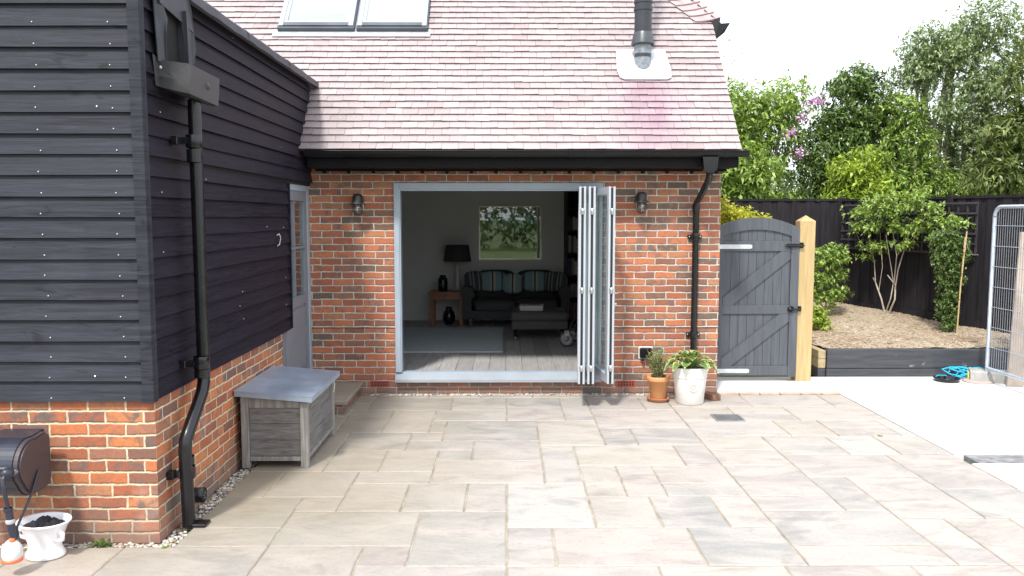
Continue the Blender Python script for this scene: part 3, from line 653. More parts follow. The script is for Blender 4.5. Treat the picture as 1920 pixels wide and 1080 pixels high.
for k in range(21):
    for nxp in (-2.235, -2.665, -3.3):
        x = nxp + rg.uniform(-.012, .012) - .0; z = .85+k*PIT_+.022+rg.uniform(-.003, .003)
        m.lathe([(0, -.003), (.0034, -.0025), (.0046, 0)], (x, CY-.030, z), 8, 1, 'y')
    if rg.random() < .12: m.lathe([(0, -.004), (.006, 0)], (-2.3-rg.random()*.5, CY-.030, .85+k*PIT_+.03), 8, 1, 'y')
m.build('front_cladding', [M_cladlit, M_nail, M_core], wing)
m = MB()
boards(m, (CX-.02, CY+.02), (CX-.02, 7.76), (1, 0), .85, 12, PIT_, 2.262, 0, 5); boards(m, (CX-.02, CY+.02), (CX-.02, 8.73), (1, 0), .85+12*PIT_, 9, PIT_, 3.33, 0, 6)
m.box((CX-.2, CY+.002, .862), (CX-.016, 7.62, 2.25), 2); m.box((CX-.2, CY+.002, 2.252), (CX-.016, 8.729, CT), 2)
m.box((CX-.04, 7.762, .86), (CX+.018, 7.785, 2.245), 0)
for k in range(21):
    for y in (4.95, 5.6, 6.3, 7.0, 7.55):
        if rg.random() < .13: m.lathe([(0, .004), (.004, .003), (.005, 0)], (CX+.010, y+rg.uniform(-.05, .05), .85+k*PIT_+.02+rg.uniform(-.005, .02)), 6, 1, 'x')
m.build('side_cladding', [M_cladshade, M_nail, M_core], wing)
m = MB(); m.box((-2.132, CY-.042, .842), (-2.064, CY-.002, CT), 0, bev=.002); m.box((CX-.015, CY, .842), (-2.065, CY+.026, CT), 0); m.build('corner_board', M_cladlit, wing)
# roof capping (lead) and roof deck
m = MB(); y = CY-.05; k = 0
while y < 9.05:
    y2 = min(y+.62, 9.06); j = .003*(k % 2)
    n = 10; V = []
    for i in range(n+1):
        yy = y + (y2-y)*i/n; d = .0015*math.sin(yy*11)+.001*math.sin(yy*23+1)
        V += [(-2.20, yy, CT+.055+j), (-2.035+j, yy, CT+.045+j+d*.3), (-2.012+j+d, yy, CT+.025), (-2.005+d+j, yy, CT-.035+d)]
    m.add(V, [(4*i+a, 4*i+4+a, 4*i+5+a, 4*i+1+a) for i in range(n) for a in range(3)], 0, False); y = y2-.02 if y2 < 9.05 else 99; k += 1
x = -6.5
for k in range(8): m.box((x, CY-.062-.002*(k % 2), CT-.04), (x+.57, CY-.04, CT+.05+.002*(k % 2))); x += .56
m.build('capping', M_lead, wing)
m = MB(); m.box((-6.5, CY-.04, CT+.002), (-2.06, 8.72, CT+.045)); m.build('flat_roof', plain('roof_felt', (.12, .12, .125), .85, 0, .15, 4, .3), wing)
# scupper and hopper in dressed lead
m = MB(); X0 = CX+.012; hy0, hy1 = 4.90, 5.40
# trough: front (-Y) cheek, outer face, far cheek, sloping bottom
def wob(p, a=.004): return (p[0]+rg.uniform(-a, a), p[1]+rg.uniform(-a, a), p[2]+rg.uniform(-a, a))
xo = -1.875
T_ = [wob((X0, hy0-.0, 2.86)), wob((xo, hy0+.02, 2.83)), wob((xo, hy1, 2.82)), (X0, hy1, 2.84)]
B_ = [wob((X0, hy0+.015, 2.70)), wob((xo-.008, hy0+.03, 2.655)), wob((xo-.008, hy1-.012, 2.645)), (X0, hy1-.02, 2.69)]
b_ = [(X0+.02, hy0+.03, 2.694), (xo-.030, hy0+.06, 2.651), (xo-.030, hy1-.04, 2.641), (X0+.02, hy1-.03, 2.685)]
V = T_ + B_ + b_
F = [(0, 4, 5, 1), (1, 5, 6, 2), (2, 6, 7, 3), (4, 8, 9, 5), (5, 9, 10, 6), (6, 10, 11, 7), (8, 11, 10, 9)]
m.add(V, F); I_ = [(p[0]+(.006 if p[0] < -1.95 else -.006), p[1]+(.006 if p[1] < 5.1 else -.006), p[2]) for p in T_]
m.add(T_ + I_ + [(p[0], p[1], p[2]-.1) for p in I_], [(0, 1, 5, 4), (1, 2, 6, 5), (2, 3, 7, 6), (4, 5, 9, 8), (5, 6, 10, 9), (6, 7, 11, 10), (8, 9, 10, 11)])
m.add([(X0-.0, hy0-.05, 2.88), (X0+.012, hy0, 2.86), (X0+.012, hy0+.02, 2.70), (X0+.0, hy0-.02, 2.70)], [(0, 3, 2, 1)])
m.lathe([(0, .014), (.012, .012), (.022, .006), (.024, 0), (.030, -.002), (.032, -.006)], (xo-.004, 5.2, 2.745), 16, 0, 'x')
m.lathe([(0, -.012), (.008, -.010), (.012, 0)], (X0+.02, hy0+.008, 2.81), 8, 1, 'y')
hop = m.build('hopper', [plain('lead_weathered', (.058, .056, .062), .5, .35, .25, 14, .5), M_nail], wing)
m = MB()
def plate(m, pts, th=.006, nrm=(0, -1, 0), mi=0):
    n = len(pts); q = [(p[0]-nrm[0]*th, p[1]-nrm[1]*th, p[2]-nrm[2]*th) for p in pts]
    m.add(list(pts)+q, [tuple(range(n)), tuple(range(n, 2*n))[::-1]] + [(i, n+i, n+(i+1) % n, (i+1) % n) for i in range(n)], mi)
xa = CX+.034
plate(m, [(xa, 4.88, 2.84), (xa+.02, 4.93, 2.84), (xa+.022, 4.945, 3.0), (xa+.035, 4.95, 3.10), (xa+.03, 4.90, 3.17), (xa+.03, 4.85, 3.40), (xa, 4.83, 3.40), (xa, 4.85, 3.1)], .006, (1, 0, 0))
plate(m, [(xa+.02, 5.19, 2.83), (xa+.03, 5.33, 2.83), (xa+.05, 5.34, 3.0), (xa+.04, 5.31, 3.24), (xa+.03, 5.14, 3.23), (xa+.045, 5.18, 2.98)], .006, (1, 0, 0))
plate(m, [(xa+.028, 4.93, 2.84), (xa+.028, 4.93, 3.14), (xa+.0, 4.935, 3.14), (xa+.0, 4.935, 2.84)], .004, (0, -1, 0))
plate(m, [(xa+.06, 5.19, 2.84), (xa+.06, 5.17, 3.2), (xa+.0, 5.17, 3.2), (xa+.0, 5.19, 2.84)], .004, (0, -1, 0))
plate(m, [(xa+.03, 4.86, 3.17), (xa+.045, 5.33, 3.10), (xa+.05, 5.28, 3.24), (xa+.035, 5.2, 3.40), (xa+.02, 4.84, 3.40)], .008, (1, 0, 0))
plate(m, [(xa-.001, 4.93, 2.84), (xa-.001, 5.19, 2.84), (xa-.001, 5.19, 3.18), (xa-.001, 4.93, 3.18)], .003, (1, 0, 0), 1)
m.build('lead_chute', [M_lead, M_core], hop)
# downpipe (square shoe pipe with swan neck at the plinth)
m = MB(); xp = -1.965
m.tube([(xp, 5.195, 2.66), (xp, 5.205, .90), (xp, 5.20, .86), (xp-.001, 5.165, .80), (xp-.012, 4.95, .60), (xp-.018, 4.918, .555), (xp-.02, 4.91, .50), (xp-.02, 4.91, .44), (xp-.02, 4.93, .02)], [.040]*9, 18)
m.lathe([(.046, 2.27), (.046, 2.35)], (xp, 5.17, 0), 18); m.lathe([(.045, .90), (.045, .95)], (xp, 5.17, 0), 18); m.lathe([(.045, .40), (.045, .45)], (xp-.02, 4.93, 0), 18)
m.box((xp-.055, 4.905, .0), (xp+.09, 5.0, .02), bev=.004)
dp2 = m.build('downpipe', M_black, wing)
for (y, z, xx) in ((5.17, 2.36, xp), (5.17, .955, xp), (4.93, .31, xp-.02)):
    m = MB(); m.lathe([(.047, z), (.049, z+.005), (.049, z+.075), (.047, z+.08)], (xx, y, 0), 18); m.box((CX+.0, y-.06, z+.02), (xx-.02, y-.035, z+.06)); m.box((CX+.0, y-.09, z+.015), (CX+.045, y-.03, z+.065), bev=.004); m.lathe([(0, 0), (.007, .0), (.007, .02)], (xx-.0, y-.048, z+.03), 8, 0, 'y'); m.build('pipe_bracket', M_black, dp2)
m = MB(); m.lathe([(.0, .045), (.044, .045), (.050, .04), (.050, -.03)], (CX+.045, 5.22, .10), 20, 0, 'x')
for a in range(6): m.lathe([(0, .002), (.0045, .001)], (CX+.091, 5.22+.02*math.cos(a), .10+.02*math.sin(a)), 6, 1, 'x')
m.build('vent_pipe', [M_black, M_nail], wing)
m = MB(); m.tube([(CX+.015, 7.31, 1.76), (CX+.03, 7.33, 1.775), (CX+.04, 7.345, 1.74), (CX+.03, 7.34, 1.68), (CX+.015, 7.32, 1.665)], .005, 6); m.build('cable_hook', M_nail, wing)
# side door in the reveal
dX = -2.13
m = MB(); m.box((dX-.06, 8.645, .18), (dX+.018, 8.73, 2.25), bev=.003); m.box((dX-.06, 7.64, .18), (dX+.018, 7.70, 2.25)); m.box((dX-.06, 7.70, 2.19), (dX+.018, 8.645, 2.25)); m.box((dX-.06, 7.64, .12), (dX+.03, 8.73, .18))
m.box((CX-.22, 7.46, -.1), (CX-.012, 7.638, 2.25), 1)
sdoor = m.build('side_door', [M_frame, plain('jamb_grey', (.17, .165, .19), .6, 0, .08, 5, .05)], wing)
m = MB()
for a, b, z0, z1 in ((7.70, 7.80, .18, 2.19), (8.55, 8.645, .18, 2.19), (7.80, 8.55, .18, .34), (7.80, 8.55, 1.02, 1.12), (7.80, 8.55, 2.09, 2.19)): m.box((dX-.045, a+.001, z0+.001), (dX+.008, b-.001, z1-.001))
m.box((dX-.03, 7.80, .34), (dX-.01, 8.55, 1.02)); m.box((dX-.02, 7.83, .37), (dX+.002, 8.52, .99), bev=.008); m.box((dX-.03, 7.80, 1.60), (dX+.004, 8.55, 1.625)); m.box((dX-.03, 8.16, 1.12), (dX+.003, 8.185, 2.09))
m.build('door_leaf', plain('door_paint', (.20, .215, .25), .45, 0, .06, 5, .02), sdoor)
m = MB(); m.box((dX-.025, 7.80, 1.12), (dX-.015, 8.55, 2.09)); m.build('pane', M_glass, sdoor)
m = MB(); m.box((-2.7, 7.46, .16), (-2.2, 8.72, 2.3)); m.build('lobby', M_core, wing)

# stone step below the side door
m = MB(); m.box((-2.06, 7.80, -.03), (-1.60, 8.66, .095), 0); m.box((-2.06, 7.775, .097), (-1.565, 8.70, .138), 1, bev=.006)
tag(m.build('door_step', [M_brick, M_stone]), 'sandstone slab step on bricks in the corner behind the storage box', 'step')

# ---- storage box
t = NT('weathered_wood'); p = t.pos()
g = t.noise(1, 6, t.scale(p, (5, 2.4, 42)), .6, .9); g2 = t.noise(1, 4, t.scale(p, (14, 12, 130)), .65)
c = t.mix(t.rng(g, .3, .7), (.085, .078, .074), (.25, .235, .225)); c = t.mix(t.math('MULTIPLY', t.rng(g2, .4, .75), .5), c, (.055, .05, .048))
c = t.mix(t.rng(t.noise(1, 2, t.scale(p, (7, 7, 22)), dist=2), .66, .74, 0, .7), c, (.05, .04, .035)); c = t.mix(t.math('MULTIPLY', t.geo('Random Per Island'), .3), c, (.20, .20, .205))
t.bump(t.math('ADD', g, t.math('MULTIPLY', g2, .6)), .5, .006); M_wwood = t.fin(c, .8)
t = NT('weathered_post'); p = t.pos()
g = t.noise(1, 6, t.scale(p, (40, 40, 3)), .6, .5); c = t.mix(t.rng(g, .3, .7), (.14, .13, .12), (.33, .32, .30)); c = t.mix(t.rng(t.noise(14, 4), .58, .75, 0, .5), c, (.20, .13, .085)); t.bump(g, .5, .004); M_wpost = t.fin(c, .8)
bx = empty('storage_box', (-1.78, 6.58, 0), 'weathered grey wooden storage box with a sloping zinc lid against the brick plinth', 'storage box')
x0, x1, y0, y1 = -2.035, -1.525, 6.10, 7.075
def bh(x): return .56 - (x - x0)/(x1-x0)*.05
for sx_ in (0, 1):
    for sy_ in (0, 1):
        xa_, ya_ = (x0, x1-.058)[sx_], (y0, y1-.055)[sy_]; m = MB(); m.box((xa_, ya_, 0), (xa_+.058, ya_+.055, bh(xa_)), bev=.004); m.build('leg', M_wpost, bx)
def panel(name, fr, n=3):
    m = MB(); H0, H1 = .09, .47
    for k in range(n):
        a, b = H0+(H1-H0)*k/n+.0015, H0+(H1-H0)*(k+1)/n-.0015
        if fr == 'x': m.box((x0+.06, y0+.022, a), (x1-.06, y0+.04, b), bev=.002)
        elif fr == 'X': m.box((x0+.06, y1-.04, a), (x1-.06, y1-.022, b), bev=.002)
        elif fr == 'y': m.box((x1-.04, y0+.057, a), (x1-.022, y1-.057, b), bev=.002)
        else: m.box((x0+.022, y0+.057, a), (x0+.04, y1-.057, b), bev=.002)
    m.build(name, M_wwood, bx)
panel('end_panel', 'x'); panel('end_panel', 'X'); panel('side_panel', 'y', 3); panel('side_panel', 'Y', 3)
m = MB()
for ya_ in (y0+.008, y1-.045):
    m.box((x0+.06, ya_, .055), (x1-.06, ya_+.036, .088), bev=.003); m.prism([(x0+.06, .472), (x1-.06, .472), (x1-.06, bh(x1-.06)), (x0+.06, bh(x0+.06))], 'y', ya_, ya_+.036)
m.box((x1-.045, y0+.057, .055), (x1-.008, y1-.057, .088), bev=.003); m.box((x1-.045, y0+.057, .472), (x1-.008, y1-.057, .506))
m.build('rail', M_wpost, bx)
m = MB(); lx0, lx1, ly0, ly1 = x0-.03, x1+.045, y0-.04, y1+.03
def lh(x): return .572 - (x-lx0)*.085
m.prism([(lx0, lh(lx0)), (lx1, lh(lx1)), (lx1, lh(lx1)+.038), (lx0, lh(lx0)+.038)], 'y', ly0, ly1, 0)
m.prism([(lx0-.003, lh(lx0)+.039), (lx1+.003, lh(lx1)+.039), (lx1+.003, lh(lx1)+.043), (lx0-.003, lh(lx0)+.043)], 'y', ly0-.003, ly1+.003, 0)
m.build('lid', plain('zinc_lid', (.30, .36, .45), .4, .3, .16, 5, .12), bx)
m = MB(); m.tube([(x1+.01, 7.0, .52), (x1+.02, 7.0, .46), (x1+.012, 6.99, .40)], .004, 6); m.build('strap', plain('strap_white', (.7, .7, .68), .7, 0, .05, 5, 0), bx)

# ---- hose reel on the front plinth
hr = empty('hose_reel', (-2.80, CY, .5), 'dark grey wall mounted hose reel above the white chamber pot', 'hose reel')
M_reel = plain('reel_plastic', (.022, .025, .040), .35, 0, .2, 5, .05); M_reel2 = plain('reel_side', (.055, .042, .048), .45, 0, .15, 5, .05)
def prof(s_): # rounded drum profile in (y, z)
    P = arc((4.47, .545), .155*s_, 75, 200, 14) + arc((4.485, .505), .14*s_, 205, 275, 8) + [(4.60, .37+(1-s_)*.1)] + [(4.63, .42), (4.63, .66), (4.60, .70-(1-s_)*.1)]
    return P
m = MB(); m.prism(prof(1), 'x', -3.1, -2.69, 0); m.prism(prof(.95), 'x', -2.69, -2.665, 1); m.prism(prof(.85), 'x', -2.665, -2.655, 1)
m.box((-2.97, 4.63, .40), (-2.74, CY, .68)); m.build('drum_case', [M_reel, M_reel2], hr)
m = MB()
ring = [(-2.865+.075*math.cos(a)*1.0+(.13 if math.cos(a) > 0 else 0), .545+.028*math.sin(a)) for a in [i*math.pi/10 for i in range(20)]]
m.prism([(x, z) for x, z in ring], 'y', 4.296, 4.33); m.build('slot_rim', plain('slot_grey', (.16, .17, .2), .35, 0, .1, 6, 0), hr)
m = MB(); ring2 = [(-2.865+.062*math.cos(a)+(.13 if math.cos(a) > 0 else 0), .550+.019*math.sin(a)) for a in [i*math.pi/10 for i in range(20)]]
m.prism(ring2, 'y', 4.291, 4.30); m.build('slot', M_rubber, hr)
m = MB(); m.tube([(-2.685, 4.33, .56), (-2.685, 4.26, .555), (-2.690, 4.235, .53), (-2.680, 4.235, .44), (-2.670, 4.24, .36)], .011, 10); m.lathe([(0, .0), (.028, 0), (.03, -.02), (.02, -.05), (0, -.05)], (-2.685, 4.29, .555), 14, 0, 'y')
m.tube([(-2.670, 4.24, .37), (-2.660, 4.24, .26), (-2.645, 4.24, .20)], [.019, .020, .016], 12); m.lathe([(.021, .0), (.024, .01), (.021, .02)], (-2.672, 4.24, .355), 12); m.lathe([(.021, .0), (.025, .012), (.021, .024)], (-2.663, 4.24, .29), 12, 1)
m.build('hose_guide', [M_reel, plain('trim_grey', (.4, .4, .42), .4, 0, .05, 5, 0)], hr)
m = MB(); cv = [(-2.650, 4.50, .50), (-2.645, 4.42, .40), (-2.648, 4.34, .32), (-2.655, 4.28, .25), (-2.630, 4.25, .20)]; m.tube(cv, .007, 8); m.build('hose', M_reel, hr)
m = MB(); q = (-2.660, 4.235, 0)
m.lathe([(.012, .205), (.03, .19), (.048, .16), (.052, .125), (.045, .10)], q, 18, 0); m.lathe([(.045, .10), (.052, .096), (.052, .085), (.0, .08)], q, 18, 1); m.lathe([(.0, .215), (.014, .213), (.014, .195)], (-2.650, 4.225, 0), 12, 1)
m.build('spray_head', [plain('head_grey', (.62, .62, .62), .4, 0, .08, 5, 0), plain('trim_orange', (.75, .13, .04), .4, 0, .05, 5, 0)], hr)

# ---- white chamber pot planter
cpx, cpy = -2.635, 4.50
cp = empty('chamber_pot', (cpx, cpy, 0), 'glossy white footed chamber pot standing below the hose reel', 'pot', rz=R(-12))
m = MB(); m.lathe([(0, .0), (.092, .0), (.100, .006), (.099, .02), (.086, .045), (.082, .065), (.086, .09), (.098, .13), (.112, .17), (.128, .195), (.136, .205), (.134, .212), (.122, .208), (.108, .175), (.09, .16), (0, .155)], (0, 0, 0), 36, 0, 'z', 1.12, .92)
m.build('bowl', plain('white_glaze', (.80, .79, .82), .18, 0, .03, 5, .02), cp, True)
for s_ in (-1, 1):
    m = MB(); m.tube([(s_*.118, -.02, .155), (s_*.145, -.03, .150), (s_*.143, -.03, .118), (s_*.10, -.025, .105)], [.013, .012, .012, .011], 10); m.build('handle', plain('white_glaze2', (.78, .78, .81), .2, 0, .03, 5, .02), cp, True)
m = MB(); m.lathe([(0, .182), (.06, .185), (.11, .178)], (0, 0, 0), 20, 0, 'z', 1.1, .9)
for i in range(14): a = rg.uniform(0, 6.3); m.lathe([(0, .215), (.02, .20), (.026, .178)], (.06*math.cos(a), .05*math.sin(a), rg.uniform(-.01, .005)), 7)
m.build('compost', plain('compost_dark', (.018, .015, .022), .9, 0, .4, 30, .8), cp, True)

# ================================================================== GATE, POST, PATH
gX0, gX1, gY = 2.41, 3.385, 9.35
gt = empty('garden_gate', ((gX0+gX1)/2, gY, .05), 'dark grey arched top timber gate with ledges and two diagonal braces', 'gate')
t = NT('gate_paint'); p = t.pos(); g = t.noise(1, 6, t.scale(p, (30, 30, 2)), .6, .6)
c = t.mix(t.rng(g, .35, .7), (.062, .068, .082), (.092, .100, .118)); c = t.mix(t.rng(t.noise(9, 6), .68, .85, 0, .3), c, (.2, .2, .21)); t.bump(g, .25, .004); M_gate = t.fin(c, .5)
def archz(x, base, rise): u = (x-(gX0+gX1)/2)/((gX1-gX0)/2); return base + rise*(1-u*u)
m = MB(); nb = 8; iw = (gX1-gX0-.19)/nb
for i in range(nb):
    a, b = gX0+.095+iw*i+.002, gX0+.095+iw*(i+1)-.002
    m.prism([(a, .09), (b, .09), (b, archz(b, 1.72, .10)), (a, archz(a, 1.72, .10))], 'y', gY+.022, gY+.04, 0)
m.build('boards', M_gate, gt)
m = MB()
for a, b in ((gX0, gX0+.095), (gX1-.095, gX1)): m.prism([(a, .06), (b, .06), (b, archz(b, 1.795, .125)), (a, archz(a, 1.795, .125))], 'y', gY, gY+.045)
n = 16; xs = [gX0+.0955+(gX1-gX0-.191)*i/n for i in range(n+1)]
for i in range(n):
    a, b = xs[i], xs[i+1]; m.prism([(a, archz(a, 1.665, .115)), (b, archz(b, 1.665, .115)), (b, archz(b, 1.795, .125)), (a, archz(a, 1.795, .125))], 'y', gY+.001, gY+.045)
for z0, z1 in ((.075, .185), (.80, .90), (1.53, 1.645)): m.box((gX0+.0955, gY+.002, z0), (gX1-.0955, gY+.021, z1), bev=.003)
m.build('frame', M_gate, gt)
for z0, z1 in ((.186, .799), (.901, 1.529)):
    m = MB(); xa_, xb_ = gX0+.10, gX1-.10
    m.prism([(xa_, z0), (xa_+.11, z0), (xb_, z1-.09), (xb_, z1), (xb_-.11, z1), (xa_, z0+.09)], 'y', gY+.003, gY+.021); m.build('brace', M_gate, gt)
for z in (1.583, .13):
    m = MB(); m.prism([(gX0-.06, z-.025), (gX0+.40, z-.025), (gX0+.425, z-.018), (gX0+.425, z+.018), (gX0+.40, z+.025), (gX0-.06, z+.025)], 'y', gY-.006, gY-.001)
    for k in range(4): m.lathe([(0, -.004), (.007, -.003), (.008, 0)], (gX0+.05+k*.11, gY-.006, z), 8, 0, 'y')
    m.build('strap_hinge', M_galv, gt)
m = MB(); m.box((gX1-.15, gY-.010, 1.575), (gX1+.02, gY-.003, 1.615), bev=.002); m.tube([(gX1-.17, gY-.02, 1.595), (gX1+.05, gY-.02, 1.595)], .009, 8); m.tube([(gX1-.10, gY-.02, 1.595), (gX1-.11, gY-.03, 1.56), (gX1-.09, gY-.03, 1.545)], .006, 6); m.build('bolt', M_black, gt)
m = MB(); m.tube([(gX1-.085+.035*math.cos(a*math.pi/8), gY-.018, .855+.035*math.sin(a*math.pi/8)) for a in range(17)], .006, 6, cap=False); m.lathe([(0, -.02), (.025, -.012), (.034, 0)], (gX1-.085, gY-.002, .855), 14, 0, 'y'); m.tube([(gX1-.085, gY-.02, .856), (gX1+.03, gY-.022, .856)], .010, 8); m.build('ring_latch', M_black, gt)
t = NT('new_softwood'); p = t.pos(); g = t.noise(1, 5, t.scale(p, (26, 26, 1.6)), .6, 1.2)
c = t.mix(t.rng(g, .3, .7), (.34, .235, .10), (.52, .385, .19)); c = t.mix(t.rng(t.noise(1, 3, t.scale(p, (6, 6, 3)), dist=1.5), .62, .75, 0, .55), c, (.40, .36, .16)); t.bump(g, .25, .004); M_soft = t.fin(c, .65)
m = MB(); pX0, pX1, pY0, pY1 = 3.392, 3.572, 9.37, 9.53
m.box((pX0, pY0, -.02), (pX1, pY1, 1.88), bev=.004); cxp, cyp = (pX0+pX1)/2, (pY0+pY1)/2
m.add([(pX0+.004, pY0+.004, 1.879), (pX1-.004, pY0+.004, 1.879), (pX1-.004, pY1-.004, 1.879), (pX0+.004, pY1-.004, 1.879), (cxp, cyp, 1.945)], [(0,1,4), (1,2,4), (2,3,4), (3,0,4)])
po = m.build('gate_post', M_soft, org=(cxp, cyp, 0)); tag(po, 'new pale yellow softwood post beside the grey garden gate', 'post')
m = MB(); m.box((pX0+.0, pY0-.012, 1.565), (pX0+.045, pY0-.001, 1.63), bev=.002); m.tube([(pX0+.02, pY0-.014, 1.57), (pX0+.02, pY0-.014, 1.62)], .011, 8); m.build('keep', M_black, po); m = MB(); m.box((pX0+.0, pY0-.012, .83), (pX0+.04, pY0-.001, .89), bev=.002); m.tube([(pX0+.012, pY0-.02, .835), (pX0+.03, pY0-.03, .87)], .008, 6); m.build('keep', M_black, po)
m = MB(); m.box((2.30, 9.42, -.02), (2.40, 9.52, 1.75), bev=.004); tag(m.build('hinge_post', M_gate), 'dark painted post against the house wall behind the hinge side of the gate', 'post')

# ================================================================== SLEEPER WALL
t = NT('painted_sleeper'); p = t.pos(); g = t.noise(1, 6, t.scale(p, (2, 30, 30)), .6, .8)
c = t.mix(t.rng(g, .35, .7), (.032, .035, .042), (.062, .065, .075)); c = t.mix(t.rng(t.noise(7, 7), .66, .72, 0, .6), c, (.35, .34, .32)); c = t.mix(t.rng(t.noise(2, 5), .6, .8, 0, .35), c, (.12, .11, .09)); t.bump(g, .4, .008); M_sleeper = t.fin(c, .6)
t = NT('raw_sleeper'); g = t.noise(12, 6); M_rawsl = t.fin(t.mix(t.rng(g, .3, .7), (.26, .20, .11), (.42, .34, .20)), .8); t.bump(g, .4, .006)
sw = empty('sleeper_wall', (4.9, 9.7, 0), 'low raised bed edge of charcoal painted sleepers at the foot of the garden bed', 'sleeper wall')
for z0, z1, o in ((-.02, .098, .0), (.104, .332, .004)):
    m = MB(); m.box((3.86+o, 9.635+o, z0), (6.9, 9.75, z1), bev=.006); m.build('sleeper', M_sleeper, sw)
for z0, z1, mm in ((-.02, .098, M_sleeper), (.104, .212, M_rawsl), (.216, .318, M_rawsl)):
    m = MB(); m.box((3.765, 9.66, z0), (3.856, 11.2, z1), bev=.005); m.build('return_sleeper', mm, sw)

# ================================================================== FENCES
t = NT('fence_black'); p = t.pos(); g = t.noise(1, 6, t.scale(p, (26, 26, 2)), .6, .6)
c = t.mix(t.rng(g, .35, .7), (.013, .012, .0145), (.030, .027, .032)); c = t.mix(t.math('MULTIPLY', t.geo('Random Per Island'), .35), c, (.024, .021, .027)); t.bump(g, .4, .006); M_fence = t.fin(c, .75, spec=.15)
def fence(p0, p1, zb0, zb1, zt, label, nsec):
    a, b = Vector(p0), Vector(p1); L = (b-a).length; ang = math.atan2(b.y-a.y, b.x-a.x)
    f_ = empty('board_fence', (a.x, a.y, 0), label, 'fence', 'black board fences round the garden', rz=ang)
    rg = random.Random(int(L*100)); W = L/nsec
    for s_ in range(nsec):
        m = MB(); x = s_*W; k = 0
        zb = zb0 + (zb1-zb0)*(s_+.5)/nsec
        while x < (s_+1)*W-.02:
            w_ = min(.125, (s_+1)*W-x); y = (.0, -.014)[k % 2]; m.box((x+.001, y-.012, zb+.14), (x+w_+.012, y, zt-.035+rg.uniform(-.002, .002)), 0); x += .118; k += 1
        m.box((s_*W, .002, zb+.02), (s_*W+W-.002, .03, zb+.5)); m.build('board_panel', M_fence, f_, True)
        m = MB(); m.box((s_*W+.05, -.035, zb-.3), (s_*W+W-.05, -.0, zb+.138)); m.build('gravel_board', M_fence, f_, True)
        m = MB(); m.box((s_*W-.02, -.04, zt-.034), (s_*W+W-.022, .025, zt)); m.build('capping_rail', M_fence, f_, True)
    for s_ in range(nsec+1):
        m = MB(); m.box((s_*W-.05, -.045, zb1-.4), (s_*W+.05, .05, zt+.02), bev=.004); m.build('post', M_fence, f_, True)
    return f_
fence((1.9, 14.12), (5.62, 13.66), .0, .45, 2.225, 'black board fence at the back of the bed behind the gate', 2)
fence((5.62, 13.64), (7.75, 7.35), .42, .30, 2.215, 'black board fence carrying the trellis down the right side of the bed', 3)
# trellis on the side fence
M_trel = plain('trellis_black', (.040, .036, .046), .7, 0, .2, 12, .1)
fa, fb = Vector((5.62, 13.64)), Vector((7.75, 7.35)); fang = math.atan2(fb.y-fa.y, fb.x-fa.x)
for (s0, s1, z0, z1, lab) in ((.12, 1.25, 1.40, 2.13, 'black square trellis left of the multi stemmed shrub at the fence corner'), (1.32, 2.72, 1.40, 2.13, 'black square trellis mostly hidden behind the multi stemmed shrub')):
    tr = empty('trellis', (fa.x, fa.y, 0), lab, 'trellis', 'trellis panels on the side fence', rz=fang)
    m = MB(); n = int((s1-s0)/.15); k = int((z1-z0)/.13)
    for i in range(n+1): xx = s0+(s1-s0-.03)*i/n; m.box((xx, -.085, z0), (xx+.028, -.067, z1))
    m.build('upright', M_trel, tr, True); m = MB()
    for i in range(k+1): zz = z0+(z1-z0-.03)*i/k; m.box((s0, -.104, zz), (s1, -.086, zz+.028))
    m.build('cross_batten', M_trel, tr, True)

# ================================================================== TEMPORARY FENCE PANEL, its foot, plank, lids, rope
hX, hY1, hY0, hz0, hz1 = 5.60, 9.30, 6.0, .17, 2.04
M_heras = plain('heras_tube', (.50, .56, .64), .35, .5, .12, 14, .05); M_wire = plain('heras_wire', (.36, .38, .42), .4, .6, .1, 10, 0)
hf = empty('site_fence_panel', (hX, (hY0+hY1)/2, .1), 'galvanised steel mesh site fence panel with rounded corners at the right edge', 'site fence')
m = MB(); q = [(hX, y, z) for y, z in ([(hY1, hz0), (hY1, hz1-.12)] + [(hY1-.12+.12*math.cos(a), hz1-.12+.12*math.sin(a)) for a in [i*math.pi/12 for i in range(7)]] + [(hY0+.12, hz1)] + [(hY0+.12+.12*math.cos(a), hz1-.12+.12*math.sin(a)) for a in [math.pi/2+i*math.pi/12 for i in range(7)]] + [(hY0, hz1-.12), (hY0, hz0), (hY1, hz0)])]
m.tube(q, .021, 12); m.build('tube_frame', M_heras, hf)
m = MB(); n = 78
for i in range(1, n): y = hY0+(hY1-hY0)*i/n; m.tube([(hX, y, hz0), (hX, y, hz1-.01)], .0028, 4, cap=False)
m.build('mesh_wires', M_wire, hf)
m = MB()
for i in range(1, 8): z = hz0+(hz1-hz0)*i/8+.02; m.tube([(hX-.004, hY0, z), (hX-.004, hY1, z)], .0035, 5, cap=False)
m.build('cross_wires', M_heras, hf)
for y in (hY1, hY0): m = MB(); m.tube([(hX, y, hz0), (hX, y, .05)], .019, 10); m.build('spigot', M_heras, hf)
M_block = plain('concrete_block', (.34, .335, .32), .9, 0, .25, 9, .6)
fo = empty('fence_foot', (5.72, 9.35, 0), 'long grey concrete fence foot under the end of the steel site panel', 'fence foot', rz=R(0))
m = MB(); m.prism([(-.12, .002), (.12, .002), (.11, .11), (.09, .13), (-.09, .13), (-.11, .11)], 'x', -.26, .34, 0, Matrix.Rotation(R(-22), 4, 'Z')); m.build('block', M_block, fo, True)
m = MB(); m.box((-.275, -.03, .012), (-.262, .06, .10), 0, Matrix.Rotation(R(-22), 4, 'Z')); m.build('reflector', plain('reflector_yellow', (.75, .68, .08), .5, 0, .05, 5, 0), fo, True)
m = MB(); q = [(5.98, 9.2), (6.3, 9.2)]
M_plank = plain('scaffold_plank', (.36, .30, .25), .8, 0, .2, 5, .4)
